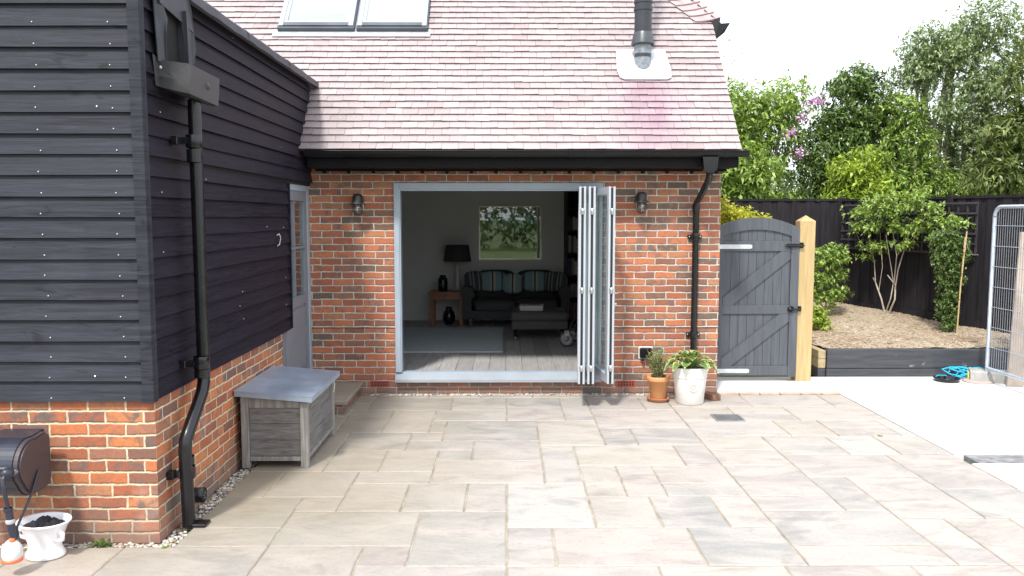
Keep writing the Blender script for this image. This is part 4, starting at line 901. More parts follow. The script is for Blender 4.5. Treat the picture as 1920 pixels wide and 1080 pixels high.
m.add([(5.69, 9.05, .005), (5.86, 9.02, .005), (6.18, 9.42, 1.75), (6.01, 9.45, 1.75), (5.70, 9.09, .005), (5.87, 9.06, .005), (6.19, 9.46, 1.75), (6.02, 9.49, 1.75)], [(0,1,2,3), (7,6,5,4), (0,4,5,1), (1,5,6,2), (2,6,7,3), (3,7,4,0)])
tag(m.build('plank', M_plank), 'rough pale plank leaning behind the steel mesh fence panel', 'plank')
m = MB(); m.lathe([(0, .010), (.10, .012), (.118, .03), (.128, .045), (.142, .048), (.146, .042), (.142, .034), (.132, .02), (.12, .002), (0, .002)], (5.17, 9.36, .002), 30)
tag(m.build('plant_saucer', M_black), 'round black plastic saucer lying on the pale concrete beside the blue rope', 'saucer')
m = MB(); m.lathe([(0, .018), (.13, .02), (.16, .014), (.165, .004), (0, .002)], (5.52, 9.33, .002), 30)
tag(m.build('drain_cover', plain('clay_disc', (.42, .33, .30), .7, 0, .12, 8, .2)), 'flat round pinkish disc on the concrete in front of the fence foot', 'disc')
rg = random.Random(44); m = MB(); P = []
for i in range(84):
    a = i*.42; rr = .11+.06*math.sin(i*.37)+rg.uniform(-.02, .02); P.append((5.47+rr*1.3*math.cos(a)+.05*math.sin(i*.11), 9.52+rr*.5*math.sin(a), .02+.10*abs(math.sin(i*.23))+.02*rg.random()))
tail = [(5.28, 9.50, .03), (5.20, 9.46, .05), (5.10, 9.42, .06), (5.05, 9.38, .055)]
m.tube([(5.62, 9.5, .09), (5.57, 9.52, .1)] + P + tail, .0075, 6)
tag(m.build('rope_coil', plain('blue_rope', (.02, .42, .62), .6, 0, .2, 60, .4)), 'tangled turquoise rope heaped against the sleeper wall beside the fence foot', 'rope')

# ================================================================== DRAIN GRATE, BRICK, POTS
m = MB(); gx0, gx1, gy0, gy1 = 1.985, 2.26, 7.50, 7.765
m.box((gx0, gy0, .001), (gx1, gy0+.012, .010)); m.box((gx0, gy1-.012, .001), (gx1, gy1, .010)); m.box((gx0, gy0+.012, .001), (gx0+.012, gy1-.012, .010)); m.box((gx1-.012, gy0+.012, .001), (gx1, gy1-.012, .010))
for i in range(15): x = gx0+.018+i*.0168; m.box((x, gy0+.012, .002), (x+.007, gy1-.012, .009))
for i in range(3): m.box((gx0+.012, gy0+.06+i*.065, .0045), (gx1-.012, gy0+.068+i*.065, .0062))
m.box((gx0+.01, gy0+.01, -.0005), (gx1-.01, gy1-.01, .0022), 1)
tag(m.build('drain_grate', [plain('grate_steel', (.30, .30, .31), .5, .4, .2, 10, .1), M_rubber]), 'square metal drain grate set in the paving in front of the white pot', 'drain grate')
m = MB(); m.box((-.1, -.05, 0), (.1, .05, .062), 0, Matrix.Translation((2.165, 8.45, .003)) @ Matrix.Rotation(R(-62), 4, 'Z'), bev=.004)
tag(m.build('loose_brick', plain('loose_brick_clay', (.22, .115, .08), .9, 0, .3, 14, .5)), 'single brown brick lying on the paving to the right of the white pot', 'brick')
M_terra = plain('terracotta', (.60, .28, .115), .75, 0, .1, 6, .15)
tp = empty('terracotta_pot', (1.585, 8.36, .002), 'terracotta pot on its saucer holding a wispy rosemary bush', 'plant pot')
m = MB(); m.lathe([(0, .022), (.074, .022), (.078, .03), (.100, .215), (.112, .218), (.116, .225), (.117, .262), (.112, .268), (.103, .266), (.1, .235), (0, .232)], (0, 0, 0), 32); m.build('pot', M_terra, tp, True)
m = MB(); m.lathe([(0, .004), (.09, .0), (.098, .004), (.118, .034), (.12, .042), (.113, .043), (.095, .014), (0, .012)], (0, 0, 0), 32); m.build('saucer', plain('terracotta_damp', (.42, .17, .085), .75, 0, .15, 6, .1), tp, True)
m = MB(); m.lathe([(.101, .244), (.05, .25), (0, .248)], (0, 0, 0), 20); m.build('soil', plain('potting_soil', (.07, .045, .03), .95, 0, .4, 50, .9), tp, True)
wp = empty('white_pot', (1.90, 8.285, .002), 'large cream white glazed pot with an embossed ring, planted with a variegated hosta', 'plant pot')
M_wpot = plain('cream_glaze', (.80, .79, .755), .3, 0, .04, 4, .05)
m = MB(); m.lathe([(0, .0), (.133, .0), (.143, .008), (.168, .26), (.171, .275), (.178, .282), (.178, .292), (.174, .298), (.182, .345), (.188, .372), (.188, .382), (.180, .387), (.170, .382), (.166, .35), (0, .345)], (0, 0, 0), 40)
m.build('pot', M_wpot, wp, True)
m = MB(); rr = .155
for r1 in (.042, .031): 
    P = [( r1*math.sin(a), -.1575 - (.185-.17)*0 + 0, .195+r1*math.cos(a)) for a in [i*math.pi/12 for i in range(25)]]
    P = [(x, -math.sqrt(max(.0, (.1535+.026*(z-.0)/.26)**2 - x*x)) - .004, z) for x, y, z in P]; m.tube(P, .0035, 6, cap=False)
for k in range(5):
    a = k*2*math.pi/5; P = [(.006*math.cos(a), 0, .195+.006*math.sin(a)), (.02*math.cos(a+.3), 0, .195+.02*math.sin(a+.3))]; P = [(x, -math.sqrt((.1535+.1*z)**2 - x*x) - .003, z) for x, y, z in P]; m.tube(P, .004, 6)
m.build('emblem', plain('emblem_glaze', (.70, .69, .65), .4, 0, .03, 4, 0), wp, True)
m = MB(); m.lathe([(.168, .358), (.08, .366), (0, .362)], (0, 0, 0), 24); m.build('soil', plain('potting_soil2', (.05, .035, .025), .95, 0, .4, 50, .9), wp, True)
# ================================================================== PLANTS
def leaf_mat(name, stops, trans=.35, rough=.42):
    t = NT(name); r = t.geo('Random Per Island')
    c = t.ramp(t.math('ADD', t.math('MULTIPLY', r, .75), t.math('MULTIPLY', t.noise(1.6, 3), .25)), stops)
    t.fin(c, rough, spec=.45)
    tl = t.n('ShaderNodeBsdfTranslucent'); t.l(t.mix(1, c, (1.0, 1.0, .45), 'MULTIPLY'), tl.inputs[0])
    m = t.n('ShaderNodeMixShader'); m.inputs[0].default_value = trans; t.l(t.b.outputs[0], m.inputs[1]); t.l(tl.outputs[0], m.inputs[2]); t.l(m.outputs[0], t.t.nodes['Material Output'].inputs[0])
    return t.m
def leaves(name, P, N, L, W, mat, parent=None, seed=1, curl=.25, org=None):
    """P: positions (n,3); N: growth directions (n,3); L, W: lengths and widths (n,).  Each leaf is a folded pointed blade."""
    rs = np.random.RandomState(seed); n = len(P)
    N = N/np.linalg.norm(N, axis=1, keepdims=True)
    up = np.tile([0, 0, 1.], (n, 1)) + rs.normal(0, .35, (n, 3)); S = np.cross(N, up); S /= np.linalg.norm(S, axis=1, keepdims=True)+1e-9
    U = np.cross(S, N); L = L[:, None]; W = W[:, None]
    tip = P + N*L - U*L*curl; mid = P + N*L*.5 + U*L*.03
    a = P + N*L*.45 + S*W*.5 + U*W*.18; b = P + N*L*.45 - S*W*.5 + U*W*.18
    V = np.stack([P, a, tip, b, mid], 1).reshape(-1, 3)
    base = np.arange(n)[:, None]*5
    F = np.concatenate([base+[0, 1, 4], base+[1, 2, 4], base+[0, 4, 3], base+[4, 2, 3]], 1).reshape(-1, 3)
    me = bpy.data.meshes.new(name); o = bpy.data.objects.new(name, me); C.objects.link(o)
    if parent is not None:
        o.parent = parent; q = parent; off = Vector((0, 0, 0))
        while q is not None: off += q.location; q = q.parent
        V = V - np.array(off)
    elif org is not None: o.location = org; V = V - np.array(org)
    me.vertices.add(len(V)); me.vertices.foreach_set('co', V.ravel()); me.loops.add(len(F)*3); me.loops.foreach_set('vertex_index', F.ravel().astype(np.int32))
    me.polygons.add(len(F)); me.polygons.foreach_set('loop_start', (np.arange(len(F))*3).astype(np.int32)); me.polygons.foreach_set('loop_total', np.full(len(F), 3, dtype=np.int32))
    me.update(calc_edges=True); me.materials.append(mat); return o
def crown(name, blobs, nros, per, L, W, mat, parent, seed=1, fill=.35, upb=.35, spread=1.0, jit=.16):
    """blobs: (x,y,z,rx,ry,rz); rosettes of leaves at twig tips over and inside the blobs"""
    rs = np.random.RandomState(seed); B = np.array(blobs, float); vol = (B[:, 3]*B[:, 4]+B[:, 3]*B[:, 5]+B[:, 4]*B[:, 5]); pr = vol/vol.sum()
    k = rs.choice(len(B), nros, p=pr); d = rs.normal(0, 1, (nros, 3)); d /= np.linalg.norm(d, axis=1, keepdims=True)
    rad = np.where(rs.rand(nros) < fill, rs.uniform(.35, .9, nros), rs.uniform(.85, 1.08, nros)) + rs.normal(0, jit*.4, nros)
    # lumpy outline
    lump = 1 + jit*np.sin(d[:, 0]*5+k)*np.cos(d[:, 2]*6+k*2) + jit*.6*np.sin(d[:, 1]*11+d[:, 2]*9)
    C0 = B[k, :3] + d*B[k, 3:6]*(rad*lump)[:, None]
    ax = d + np.array([0, 0, upb]) + rs.normal(0, .3, (nros, 3)); ax /= np.linalg.norm(ax, axis=1, keepdims=True)
    P = np.repeat(C0, per, 0); A = np.repeat(ax, per, 0); n = len(P)
    q = rs.normal(0, 1, (n, 3)); q -= (q*A).sum(1, keepdims=True)*A; q /= np.linalg.norm(q, axis=1, keepdims=True)
    N = A*rs.uniform(.15, .8, (n, 1)) + q*spread; P = P + A*rs.uniform(-.6, .35, (n, 1))*L
    return leaves(name, P, N, L*rs.uniform(.6, 1.15, n), W*rs.uniform(.7, 1.15, n), mat, parent, seed+5)
def limbs(name, root, tips, r0, mat, parent, seed=1, n=9, bend=.15, name2=None):
    rg = random.Random(seed); m = MB()
    for tp_ in tips:
        a, b = Vector(root), Vector(tp_); P = []; k = 6; off = Vector((rg.uniform(-1, 1), rg.uniform(-1, 1), 0))*bend*(b-a).length
        for i in range(k+1):
            u = i/k; P.append(a.lerp(b, u) + off*math.sin(u*math.pi)*.5 + Vector((rg.uniform(-1, 1), rg.uniform(-1, 1), 0))*.02*(b-a).length*(0 < i < k))
        m.tube(P, [r0*(1-.78*i/k) for i in range(k+1)], n)
    return m.build(name, mat, parent)
M_bark = plain('bark_grey', (.26, .23, .19), .9, 0, .3, 18, .8); M_bark2 = plain('bark_dark', (.11, .09, .07), .9, 0, .3, 18, .8); M_stem = plain('stem_pale', (.42, .36, .30), .8, 0, .2, 20, .4); M_twig = plain('twig_pale', (.36, .30, .23), .85, 0, .2, 20, .4)
LM_light = leaf_mat('leaf_fresh', [(0, (0.096, 0.157, 0.043)), (.35, (0.210, 0.314, 0.075)), (.7, (0.350, 0.488, 0.116)), (1, (0.578, 0.692, 0.214))])
LM_yel = leaf_mat('leaf_yellow_green', [(0, (0.112, 0.189, 0.035)), (.4, (0.281, 0.393, 0.061)), (.8, (0.478, 0.582, 0.086)), (1, (0.632, 0.699, 0.172))])
LM_mid = leaf_mat('leaf_mid', [(0, (.05, .09, .03)), (.4, (.10, .16, .05)), (.8, (.16, .24, .08)), (1, (.26, .33, .15))])
LM_gold = leaf_mat('leaf_gold', [(0, (.35, .38, .03)), (.5, (.55, .56, .05)), (1, (.66, .64, .12))], .4)
LM_dark = leaf_mat('leaf_dark', [(0, (0.045, 0.084, 0.024)), (.4, (0.104, 0.168, 0.044)), (.8, (0.190, 0.285, 0.082)), (1, (0.328, 0.428, 0.145))], .22, .35)
LM_holly = leaf_mat('leaf_blue_green', [(0, (0.097, 0.142, 0.071)), (.4, (0.209, 0.284, 0.134)), (.8, (0.351, 0.438, 0.211)), (1, (0.638, 0.694, 0.402))], .22, .35)
LM_rhodo = leaf_mat('leaf_olive', [(0, (0.065, 0.098, 0.033)), (.5, (0.156, 0.208, 0.065)), (.85, (0.286, 0.325, 0.117)), (1, (0.468, 0.429, 0.195))], .3, .4)
def tree(kind, label, base, blobs, leafmat, nros, per, L, W, r0, seed, bark=None, group=None, cat=None, **kw):
    t_ = empty(kind, base, label, cat or kind.replace('_', ' '), group)
    tips = [(b[0], b[1], b[2]) for b in blobs]; limbs('trunk', base, tips, r0, bark or M_bark, t_, seed, bend=.12)
    crown('crown', blobs, nros, per, L, W, leafmat, t_, seed, **kw); return t_
def blobset(x, y, z0, z1, wx, wy, n, r, seed, top=1.0):
    rs = random.Random(seed); B = []
    for i in range(n):
        u = (i+.5)/n; z = z0+(z1-z0)*u; sp_ = (1-abs(u-.45)**1.5*top)
        B.append((x+rs.uniform(-1, 1)*wx*sp_, y+rs.uniform(-1, 1)*wy*sp_, z, r*rs.uniform(.75, 1.2), r*rs.uniform(.75, 1.1), r*rs.uniform(.6, .95)))
    return B
G_ = 'trees and shrubs beyond the black fence'
tA = tree('laurel_bush', 'fresh green bush with mauve flowers close to the roof edge, beyond the fence', (4.9, 15.9, 0), blobset(4.75, 16.0, .9, 4.0, .75, .5, 10, .72, 1) + [(3.9, 15.8, 2.2, .8, .6, 1.0), (3.8, 15.8, 3.3, .55, .5, .6), (4.4, 16, 4.1, .5, .5, .4), (5.4, 16, 4.2, .5, .5, .42)], LM_light, 4600, 6, .15, .045, .07, 11, M_bark2, G_, 'shrub')
m = MB(); rg = random.Random(2); t = NT('mauve_petal'); M_mauve = t.fin(t.ramp(t.geo('Random Per Island'), [(0, (.45, .17, .42)), (1, (.72, .42, .68))]), .6)
FP = []; FN = []
for cx_, cz_ in ((5.62, 4.02), (5.74, 4.05), (5.44, 3.74), (5.24, 3.44), (5.40, 3.08)):
    for i in range(34):
        FP.append((cx_+rg.gauss(0, .055), 15.1+rg.gauss(0, .05), cz_+rg.gauss(0, .04))); FN.append((rg.gauss(0, 1), rg.gauss(-.5, 1), rg.gauss(.3, 1)))
leaves('blossom', np.array(FP), np.array(FN), np.full(len(FP), .075), np.full(len(FP), .045), M_mauve, tA, 3)
tree('dark_laurel', 'dark glossy round topped laurel tree left of the tall blue green tree', (6.9, 16.4, 0), [(6.95, 16.4, 4.15, .75, .6, .62), (6.6, 16.3, 3.6, .6, .6, .5), (7.4, 16.5, 3.7, .55, .5, .55), (6.4, 16.1, 3.0, .8, .6, .6), (7.0, 16.3, 3.0, .8, .6, .5), (6.1, 15.9, 2.4, .8, .5, .6), (6.9, 16.2, 2.2, .9, .5, .6), (7.0, 16.4, 4.55, .45, .4, .35)], LM_dark, 4200, 6, .13, .042, .09, 12, M_bark2, G_, 'tree')
tree('golden_laurel', 'low yellow green bush with bare twigs in front of the dark laurel', (6.65, 15.0, 0), [(6.4, 15.0, 2.55, .42, .4, .32), (6.2, 14.9, 2.2, .4, .4, .3), (6.8, 15.0, 2.35, .4, .4, .3), (6.6, 15.0, 2.95, .24, .3, .26), (6.15, 14.9, 2.75, .25, .3, .22)], LM_yel, 760, 6, .14, .045, .05, 13, M_twig, G_, 'shrub')
hb = blobset(8.9, 16.3, 2.6, 5.6, .85, .5, 13, .55, 5) + [(8.25, 16.2, 5.25, .5, .45, .45), (8.1, 16.2, 4.7, .5, .4, .4), (9.5, 16.3, 5.75, .6, .5, .5), (9.9, 16.3, 5.2, .6, .5, .5), (7.7, 16.2, 3.9, .5, .4, .45), (7.7, 16.1, 3.2, .55, .4, .5), (8.3, 16, 2.5, .6, .5, .45), (9.3, 16.1, 2.6, .5, .5, .4)]
tree('holly_tree', 'tall open blue green tree, the highest beyond the fence, left of the olive rhododendron', (8.65, 16.3, 0), hb, LM_holly, 7600, 6, .095, .036, .12, 14, M_bark, G_, 'tree', fill=.5, jit=.25)
tree('hedge_shrub', 'mid green shrub between the dark laurel and the tall blue green tree', (7.9, 15.7, 0), [(7.7, 15.7, 3.2, .6, .4, .5), (8.0, 15.7, 2.5, .7, .4, .5), (7.5, 15.6, 2.4, .5, .4, .4), (8.7, 15.7, 2.35, .6, .4, .4), (9.6, 15.8, 2.4, .7, .4, .4), (7.6, 15.8, 3.9, .4, .4, .35)], LM_light, 1900, 6, .11, .038, .06, 15, M_bark, G_, 'shrub')
tree('rhododendron', 'olive rhododendron with whorled leaves at the far right beyond the fence', (9.65, 14.6, 0), [(9.30, 14.6, 4.3, .5, .4, .5), (8.95, 14.5, 3.3, .5, .4, .45), (8.75, 14.5, 2.6, .5, .4, .4), (9.55, 14.6, 3.5, .6, .5, .6), (9.45, 14.6, 2.5, .7, .5, .5), (9.75, 14.7, 5.0, .5, .5, .5), (10.35, 14.7, 4.0, .7, .5, .8), (10.55, 14.8, 2.7, .8, .5, .8)], LM_rhodo, 2000, 8, .19, .042, .06, 16, M_twig, G_, 'shrub', spread=1.3)
# bare twiggy tree behind the verge of the roof
bt = empty('bare_tree', (5.2, 21, 0), 'almost bare twiggy tree showing pale branches beside the roof hip', 'tree', G_)
m = MB(); rg = random.Random(31)
def twig(p, d, L, r, dep):
    q = [Vector(p)]; d = Vector(d).normalized()
    for i in range(4): d = (d + Vector((rg.uniform(-.22, .22), rg.uniform(-.22, .22), rg.uniform(-.12, .16)))).normalized(); q.append(q[-1]+d*L/4)
    m.tube(q, [r*(1-.18*i) for i in range(5)], 5, cap=False)
    if dep:
        for k in range(3 if dep > 1 else 4):
            b = q[rg.randint(1, 4)]; a = rg.uniform(0, 6.3); e = (d + Vector((math.cos(a), math.sin(a), rg.uniform(-.3, .5)))*.75).normalized(); twig(b, e, L*.66, r*.5, dep-1)
twig((4.9, 21, 0), (.02, 0, 1), 4.4, .07, 0)
for k in range(7): twig((4.9+rg.uniform(-.1, .1), 21, 3.4+.35*k), (rg.uniform(-.4, .8), rg.uniform(-.3, .3), .7), 2.0, .018, 3)
m.build('branches', plain('pale_bark', (.42, .38, .32), .9, 0, .1, 9, 0), bt)
n = 260; rs = np.random.RandomState(8); leaves('sparse_leaves', np.c_[rs.normal(5.3, .7, n), rs.normal(21, .4, n), rs.normal(5.6, .9, n)], rs.normal(0, 1, (n, 3)), np.full(n, .07), np.full(n, .03), LM_yel, bt, 9)
# far planting that closes the view
def farhedge(name, x0, x1, y, zt, n, seed, mat):
    rs = random.Random(seed); B = [(x0+(x1-x0)*(i+.5)/n, y+rs.uniform(-.6, .6), zt*rs.uniform(.3, .62), 1.3, .9, zt*.42*rs.uniform(.8, 1.1)) for i in range(n)]
    o = crown(name, B, 620*n, 5, .24, .10, mat, None, seed, fill=.25); return tag(o, kind='stuff')
farhedge('distant_hedge', 3.2, 17, 19.5, 4.1, 9, 71, LM_mid)

rs_ = random.Random(5); hb2 = [(-22+4.4*i, -24+rs_.uniform(-1, 1), 2.4, 2.8, 1.5, 2.9*rs_.uniform(.8, 1.15)) for i in range(11)]
tag(crown('garden_hedge', hb2, 4200, 5, .42, .2, LM_mid, None, 72, fill=.2), kind='stuff')

# --- in the bed: shrub on several bare stems
def bf(px, py, back=.3):          # a point a little in front of the side fence
    k = (px-950)/1520; y = 10.24/(k+.3387) - back; return (k*y*1.0, y, 1.93 + y*math.tan(math.atan((540-py)/1520) - R(5.04)))
s0 = bf(1676, 583, .22); sh = empty('multi_stemmed_shrub', (s0[0], s0[1], bedz(s0[0], s0[1])), 'leafy light green shrub on pale crooked bare stems in front of the trellis', 'shrub')
m = MB()
for PX, r_ in (([(1666, 592), (1658, 560), (1646, 530), (1641, 521)], .022), ([(1673, 594), (1684, 562), (1684, 535), (1668, 516)], .023), ([(1667, 590), (1676, 560), (1680, 530), (1672, 490), (1662, 440)], .016),
              ([(1683, 545), (1688, 505), (1700, 460), (1708, 420)], .017), ([(1681, 530), (1684, 480), (1672, 420)], .014), ([(1646, 530), (1642, 490), (1630, 440), (1615, 400)], .012), ([(1653, 545), (1658, 500), (1650, 430)], .010), ([(1698, 468), (1730, 430), (1765, 405)], .011), ([(1684, 480), (1715, 440), (1745, 390)], .009), ([(1640, 480), (1612, 450), (1600, 420)], .008)):
    PP = [Vector(bf(a_, b_, .3+.05*math.sin(j*2.1))) for j, (a_, b_) in enumerate(PX)]; Q = []
    if PX[0][1] > 580: PP[0].z = bedz(PP[0].x, PP[0].y)-.02
    for i in range(len(PP)-1):
        for u in (0, .33, .66): Q.append(PP[i].lerp(PP[i+1], u))
    Q.append(PP[-1]); m.tube(Q, [.68*r_*(1-.55*i/len(Q)) for i in range(len(Q))], 8)
m.build('stem', M_stem, sh)
bl = []
for px_, py_, rx_, rz_ in ((1612, 398, 22, 16), (1640, 388, 24, 18), (1606, 425, 15, 12), (1640, 425, 24, 16), (1675, 395, 26, 22), (1712, 385, 26, 18), (1745, 392, 24, 16), (1690, 430, 28, 18), (1730, 420, 28, 18), (1770, 412, 20, 14), (1795, 418, 14, 12), (1640, 462, 22, 10), (1625, 482, 14, 7), (1700, 460, 22, 9), (1660, 372, 20, 10), (1720, 366, 22, 8), (1755, 445, 16, 10)):
    p_ = bf(px_, py_, .42); k_ = p_[1]/1520; bl.append((p_[0], p_[1], p_[2], rx_*k_, .2, rz_*k_))
crown('foliage', bl, 640, 5, .075, .04, LM_light, sh, 41, jit=.45, fill=.75)
# evergreen climber on a stake
cl = empty('evergreen_climber', (6.03, 10.95, bedz(6.0, 10.9)), 'narrow column of small dark green leaves on a bamboo stake by the side fence', 'climber')
m = MB(); m.tube([(6.06, 10.78, .33), (6.08, 10.78, 1.0), (6.14, 10.8, 1.73)], .010, 8); m.tube([(6.07, 10.79, .5), (6.10, 10.8, 1.2), (6.12, 10.8, 1.65)], .008, 8); m.build('stake', plain('bamboo', (.50, .38, .18), .6, 0, .1, 9, .1), cl)
m = MB(); m.tube([(6.0, 10.9, .33), (5.98, 10.92, .8), (5.95, 10.95, 1.3), (5.95, 10.95, 1.7)], .012, 7); m.build('stem', M_bark2, cl)
m = MB(); m.tube([(6.12, 10.79, 1.62), (6.16, 10.78, 1.5), (6.22, 10.78, 1.42), (6.30, 10.78, 1.42)], .004, 5); m.build('plant_tie', M_nail, cl)
crown('foliage', [(5.93, 10.95, 1.62, .21, .18, .15), (5.98, 10.95, 1.38, .22, .18, .17), (6.02, 10.92, 1.12, .17, .15, .17), (6.0, 10.92, .88, .15, .13, .15), (5.99, 10.9, .64, .15, .13, .14), (6.0, 10.9, .46, .12, .1, .09), (6.1, 10.9, 1.5, .16, .12, .2)], 900, 6, .045, .026, LM_holly if False else LM_dark, cl, 43, jit=.2, fill=.5)
# shrubs by the post
s1 = empty('bushy_shrub', (4.85, 12.2, bedz(4.8, 12.2)), 'bright leafy shrub just right of the yellow post against the black fence', 'shrub')
limbs('stem', (4.88, 12.3, bedz(4.8, 12.2)-.02), [(4.65, 12.2, 1.1), (4.8, 12.2, 1.3), (5.0, 12.2, 1.2), (4.95, 12.2, .9)], .016, M_twig, s1, 4, 7)
crown('foliage', [(4.72, 12.2, 1.30, .25, .2, .17), (4.95, 12.2, 1.32, .22, .2, .15), (4.7, 12.2, 1.0, .22, .2, .15), (4.98, 12.2, 1.05, .17, .15, .12), (4.95, 12.2, .76, .18, .15, .12), (4.7, 12.2, .72, .16, .15, .1)], 480, 6, .075, .038, LM_light, s1, 44, jit=.3)
s2 = empty('young_shrub', (4.25, 10.9, bedz(4.2, 10.9)), 'knee high variegated young shrub low down beside the yellow post', 'shrub')
limbs('stem', (4.25, 10.9, bedz(4.2, 10.9)-.02), [(4.18, 10.9, .55), (4.3, 10.9, .6)], .01, M_twig, s2, 5, 6)
crown('foliage', [(4.22, 10.9, .58, .15, .12, .10), (4.3, 10.9, .48, .13, .12, .07)], 110, 6, .07, .032, LM_yel, s2, 45)
s3 = empty('golden_shrub', (2.95, 11.4, 0), 'bright yellow leaved shrub showing above the arched gate', 'shrub')
limbs('stem', (2.95, 11.4, 0), [(2.7, 11.4, 1.8), (3.0, 11.4, 1.9), (3.3, 11.4, 1.8)], .02, M_twig, s3, 6, 7)
crown('foliage', [(2.75, 11.4, 1.95, .25, .2, .17), (3.0, 11.4, 2.0, .25, .2, .17), (3.25, 11.4, 1.92, .25, .2, .13), (3.55, 11.4, 1.85, .22, .15, .1), (2.95, 11.4, 1.65, .4, .2, .2)], 700, 6, .06, .036, LM_gold, s3, 46, jit=.3)
# weeds
def weed(x, y, z, s_, seed, label, mat):
    rs = np.random.RandomState(seed); n = 46; a = rs.uniform(0, 6.28, n); el = rs.uniform(.15, .9, n); N = np.c_[np.cos(a)*np.cos(el), np.sin(a)*np.cos(el), np.sin(el)]
    P = np.array([x, y, z]) + N*rs.uniform(0, .6, (n, 1))*s_; o = leaves('weed', P, N, np.full(n, s_*.6), np.full(n, s_*.3), mat, None, seed, org=(x, y, z)); tag(o, label, 'weed')
weed(-2.40, 4.66, -.02, .065, 1, 'small dark green weed at the foot of the brick plinth right of the chamber pot', LM_dark)
weed(-2.0, 4.60, .0, .022, 2, 'tiny pale weed in the paving at the brick corner', LM_light)
weed(3.29, 6.98, .0, .025, 3, 'tiny green weed growing in a paving joint near the white concrete', LM_light)
# rosemary in the terracotta pot
ro = empty('rosemary', (1.585, 8.36, .24), 'wispy grey green rosemary growing in the terracotta pot', 'plant'); m = MB(); rg = random.Random(17); PP = []; NN = []
for i in range(60):
    a = rg.uniform(0, 6.3); r_ = rg.uniform(.02, .115); h_ = rg.uniform(.10, .31); b0 = Vector((1.585+.3*r_*math.cos(a), 8.36+.3*r_*math.sin(a), .245)); b1 = Vector((1.57+1.05*r_*math.cos(a)+rg.uniform(-.015, .015), 8.36+r_*math.sin(a), .245+h_))
    m.tube([b0, b0.lerp(b1, .5)+Vector((rg.uniform(-.01, .01), 0, .01)), b1], [.0024, .002, .001], 5)
    for k in range(46):
        u = rg.uniform(.15, 1); q = b0.lerp(b1, u); PP.append(q); aa = rg.uniform(0, 6.3); NN.append((math.cos(aa), math.sin(aa), rg.uniform(.5, 1.6)))
m.build('twig', M_twig, ro)
LM_rose = leaf_mat('leaf_rosemary', [(0, (.14, .17, .06)), (.5, (.28, .33, .12)), (1, (.44, .47, .22))]); leaves('needles', np.array(PP), np.array(NN), np.full(len(PP), .028), np.full(len(PP), .009), LM_rose, ro, 5)
# hosta: broad leaves with pale yellow margins
ho = empty('hosta', (1.90, 8.285, .36), 'broad leaved hosta with yellow edged leaves in the white pot', 'plant')
M_hin = leaf_mat('hosta_green', [(0, (.09, .18, .045)), (1, (.20, .31, .09))], .3); M_hed = leaf_mat('hosta_margin', [(0, (.52, .56, .20)), (1, (.70, .70, .34))], .35)
m = MB(); rg = random.Random(23); st_ = MB()
for i in range(62):
    a = i*2.4+rg.uniform(-.3, .3); ring_ = i/62; el = R(75-85*ring_+rg.uniform(-10, 10)); L = rg.uniform(.11, .14)*(.75+.35*ring_); W = L*.74
    d = Vector((math.cos(a)*math.cos(el), math.sin(a)*math.cos(el), math.sin(el))); b0 = Vector((1.90, 8.285, .365)); reach = .04+.15*ring_
    base = b0 + Vector((math.cos(a)*reach, math.sin(a)*reach, .13-.075*ring_+rg.uniform(0, .03)))
    st_.tube([b0+Vector((math.cos(a)*.02, math.sin(a)*.02, 0)), b0.lerp(base, .6)+Vector((0, 0, .02)), base], [.004, .003, .003], 5)
    s_ = d.cross(Vector((0, 0, 1))).normalized(); u_ = s_.cross(d).normalized(); nseg = 7; V = []
    for k in range(nseg+1):
        t_ = k/nseg; wv = W*.5*math.sin(math.pi*min(1, t_*1.02)**.75)*(1-.15*t_); drop = -.55*L*t_*t_; c_ = base + d*L*t_*1.0 + Vector((0, 0, drop))
        for w_, lift in ((-1, .30), (-.78, .20), (0, -.03), (.78, .20), (1, .30)): V.append(c_ + s_*wv*w_ + u_*wv*abs(w_)*lift*(.7+.3*math.sin(t_*9+i)))
    for k in range(nseg):
        for j in range(4): m.add([V[k*5+j], V[k*5+j+1], V[k*5+5+j+1], V[k*5+5+j]], [(0, 1, 2, 3)], 1 if j in (0, 3) and k > 0 or k == nseg-1 else 0, True)
st_.build('stalk', M_hin, ho); m.build('leaf_rosette', [M_hin, M_hed], ho)

# ================================================================== INSIDE THE ROOM
RF = .2
M_sofa = plain('sofa_charcoal', (.055, .055, .058), .9, 0, .12, 20, .3); M_cush = plain('cushion_black', (.03, .03, .032), .95, 0, .1, 20, .3)
def soft(m, c, s_, e=2.6, n=14, mi=0, M=None):
    """superellipsoid cushion"""
    V = []; F = []
    for i in range(n+1):
        ph = -math.pi/2 + math.pi*i/n
        for j in range(2*n):
            th = 2*math.pi*j/(2*n); f_ = lambda v: math.copysign(abs(v)**(2/e), v)
            V.append(Vector((s_[0]*f_(math.cos(ph))*f_(math.cos(th)), s_[1]*f_(math.cos(ph))*f_(math.sin(th)), s_[2]*f_(math.sin(ph)))))
    for i in range(n):
        for j in range(2*n): F.append((i*2*n+j, i*2*n+(j+1) % (2*n), (i+1)*2*n+(j+1) % (2*n), (i+1)*2*n+j))
    V = [(M @ v if M is not None else v) + Vector(c) for v in V]; m.add(V, F, mi, True)
so = empty('sofa', (.14, 12.95, RF), 'charcoal two seat sofa with rolled arms below the framed picture', 'sofa')
m = MB(); m.box((-.60, 12.60, .33), (.90, 13.30, .46), bev=.01); m.box((-.52, 13.18, .40), (.84, 13.40, .98), bev=.05)
for x in (-.62, .92): m.box((x-.07, 12.58, .33), (x+.07, 13.35, .72), bev=.01); m.tube([(x+(.0), 12.575, .74), (x, 13.36, .74)], .105, 20)
m.build('frame', M_sofa, so)
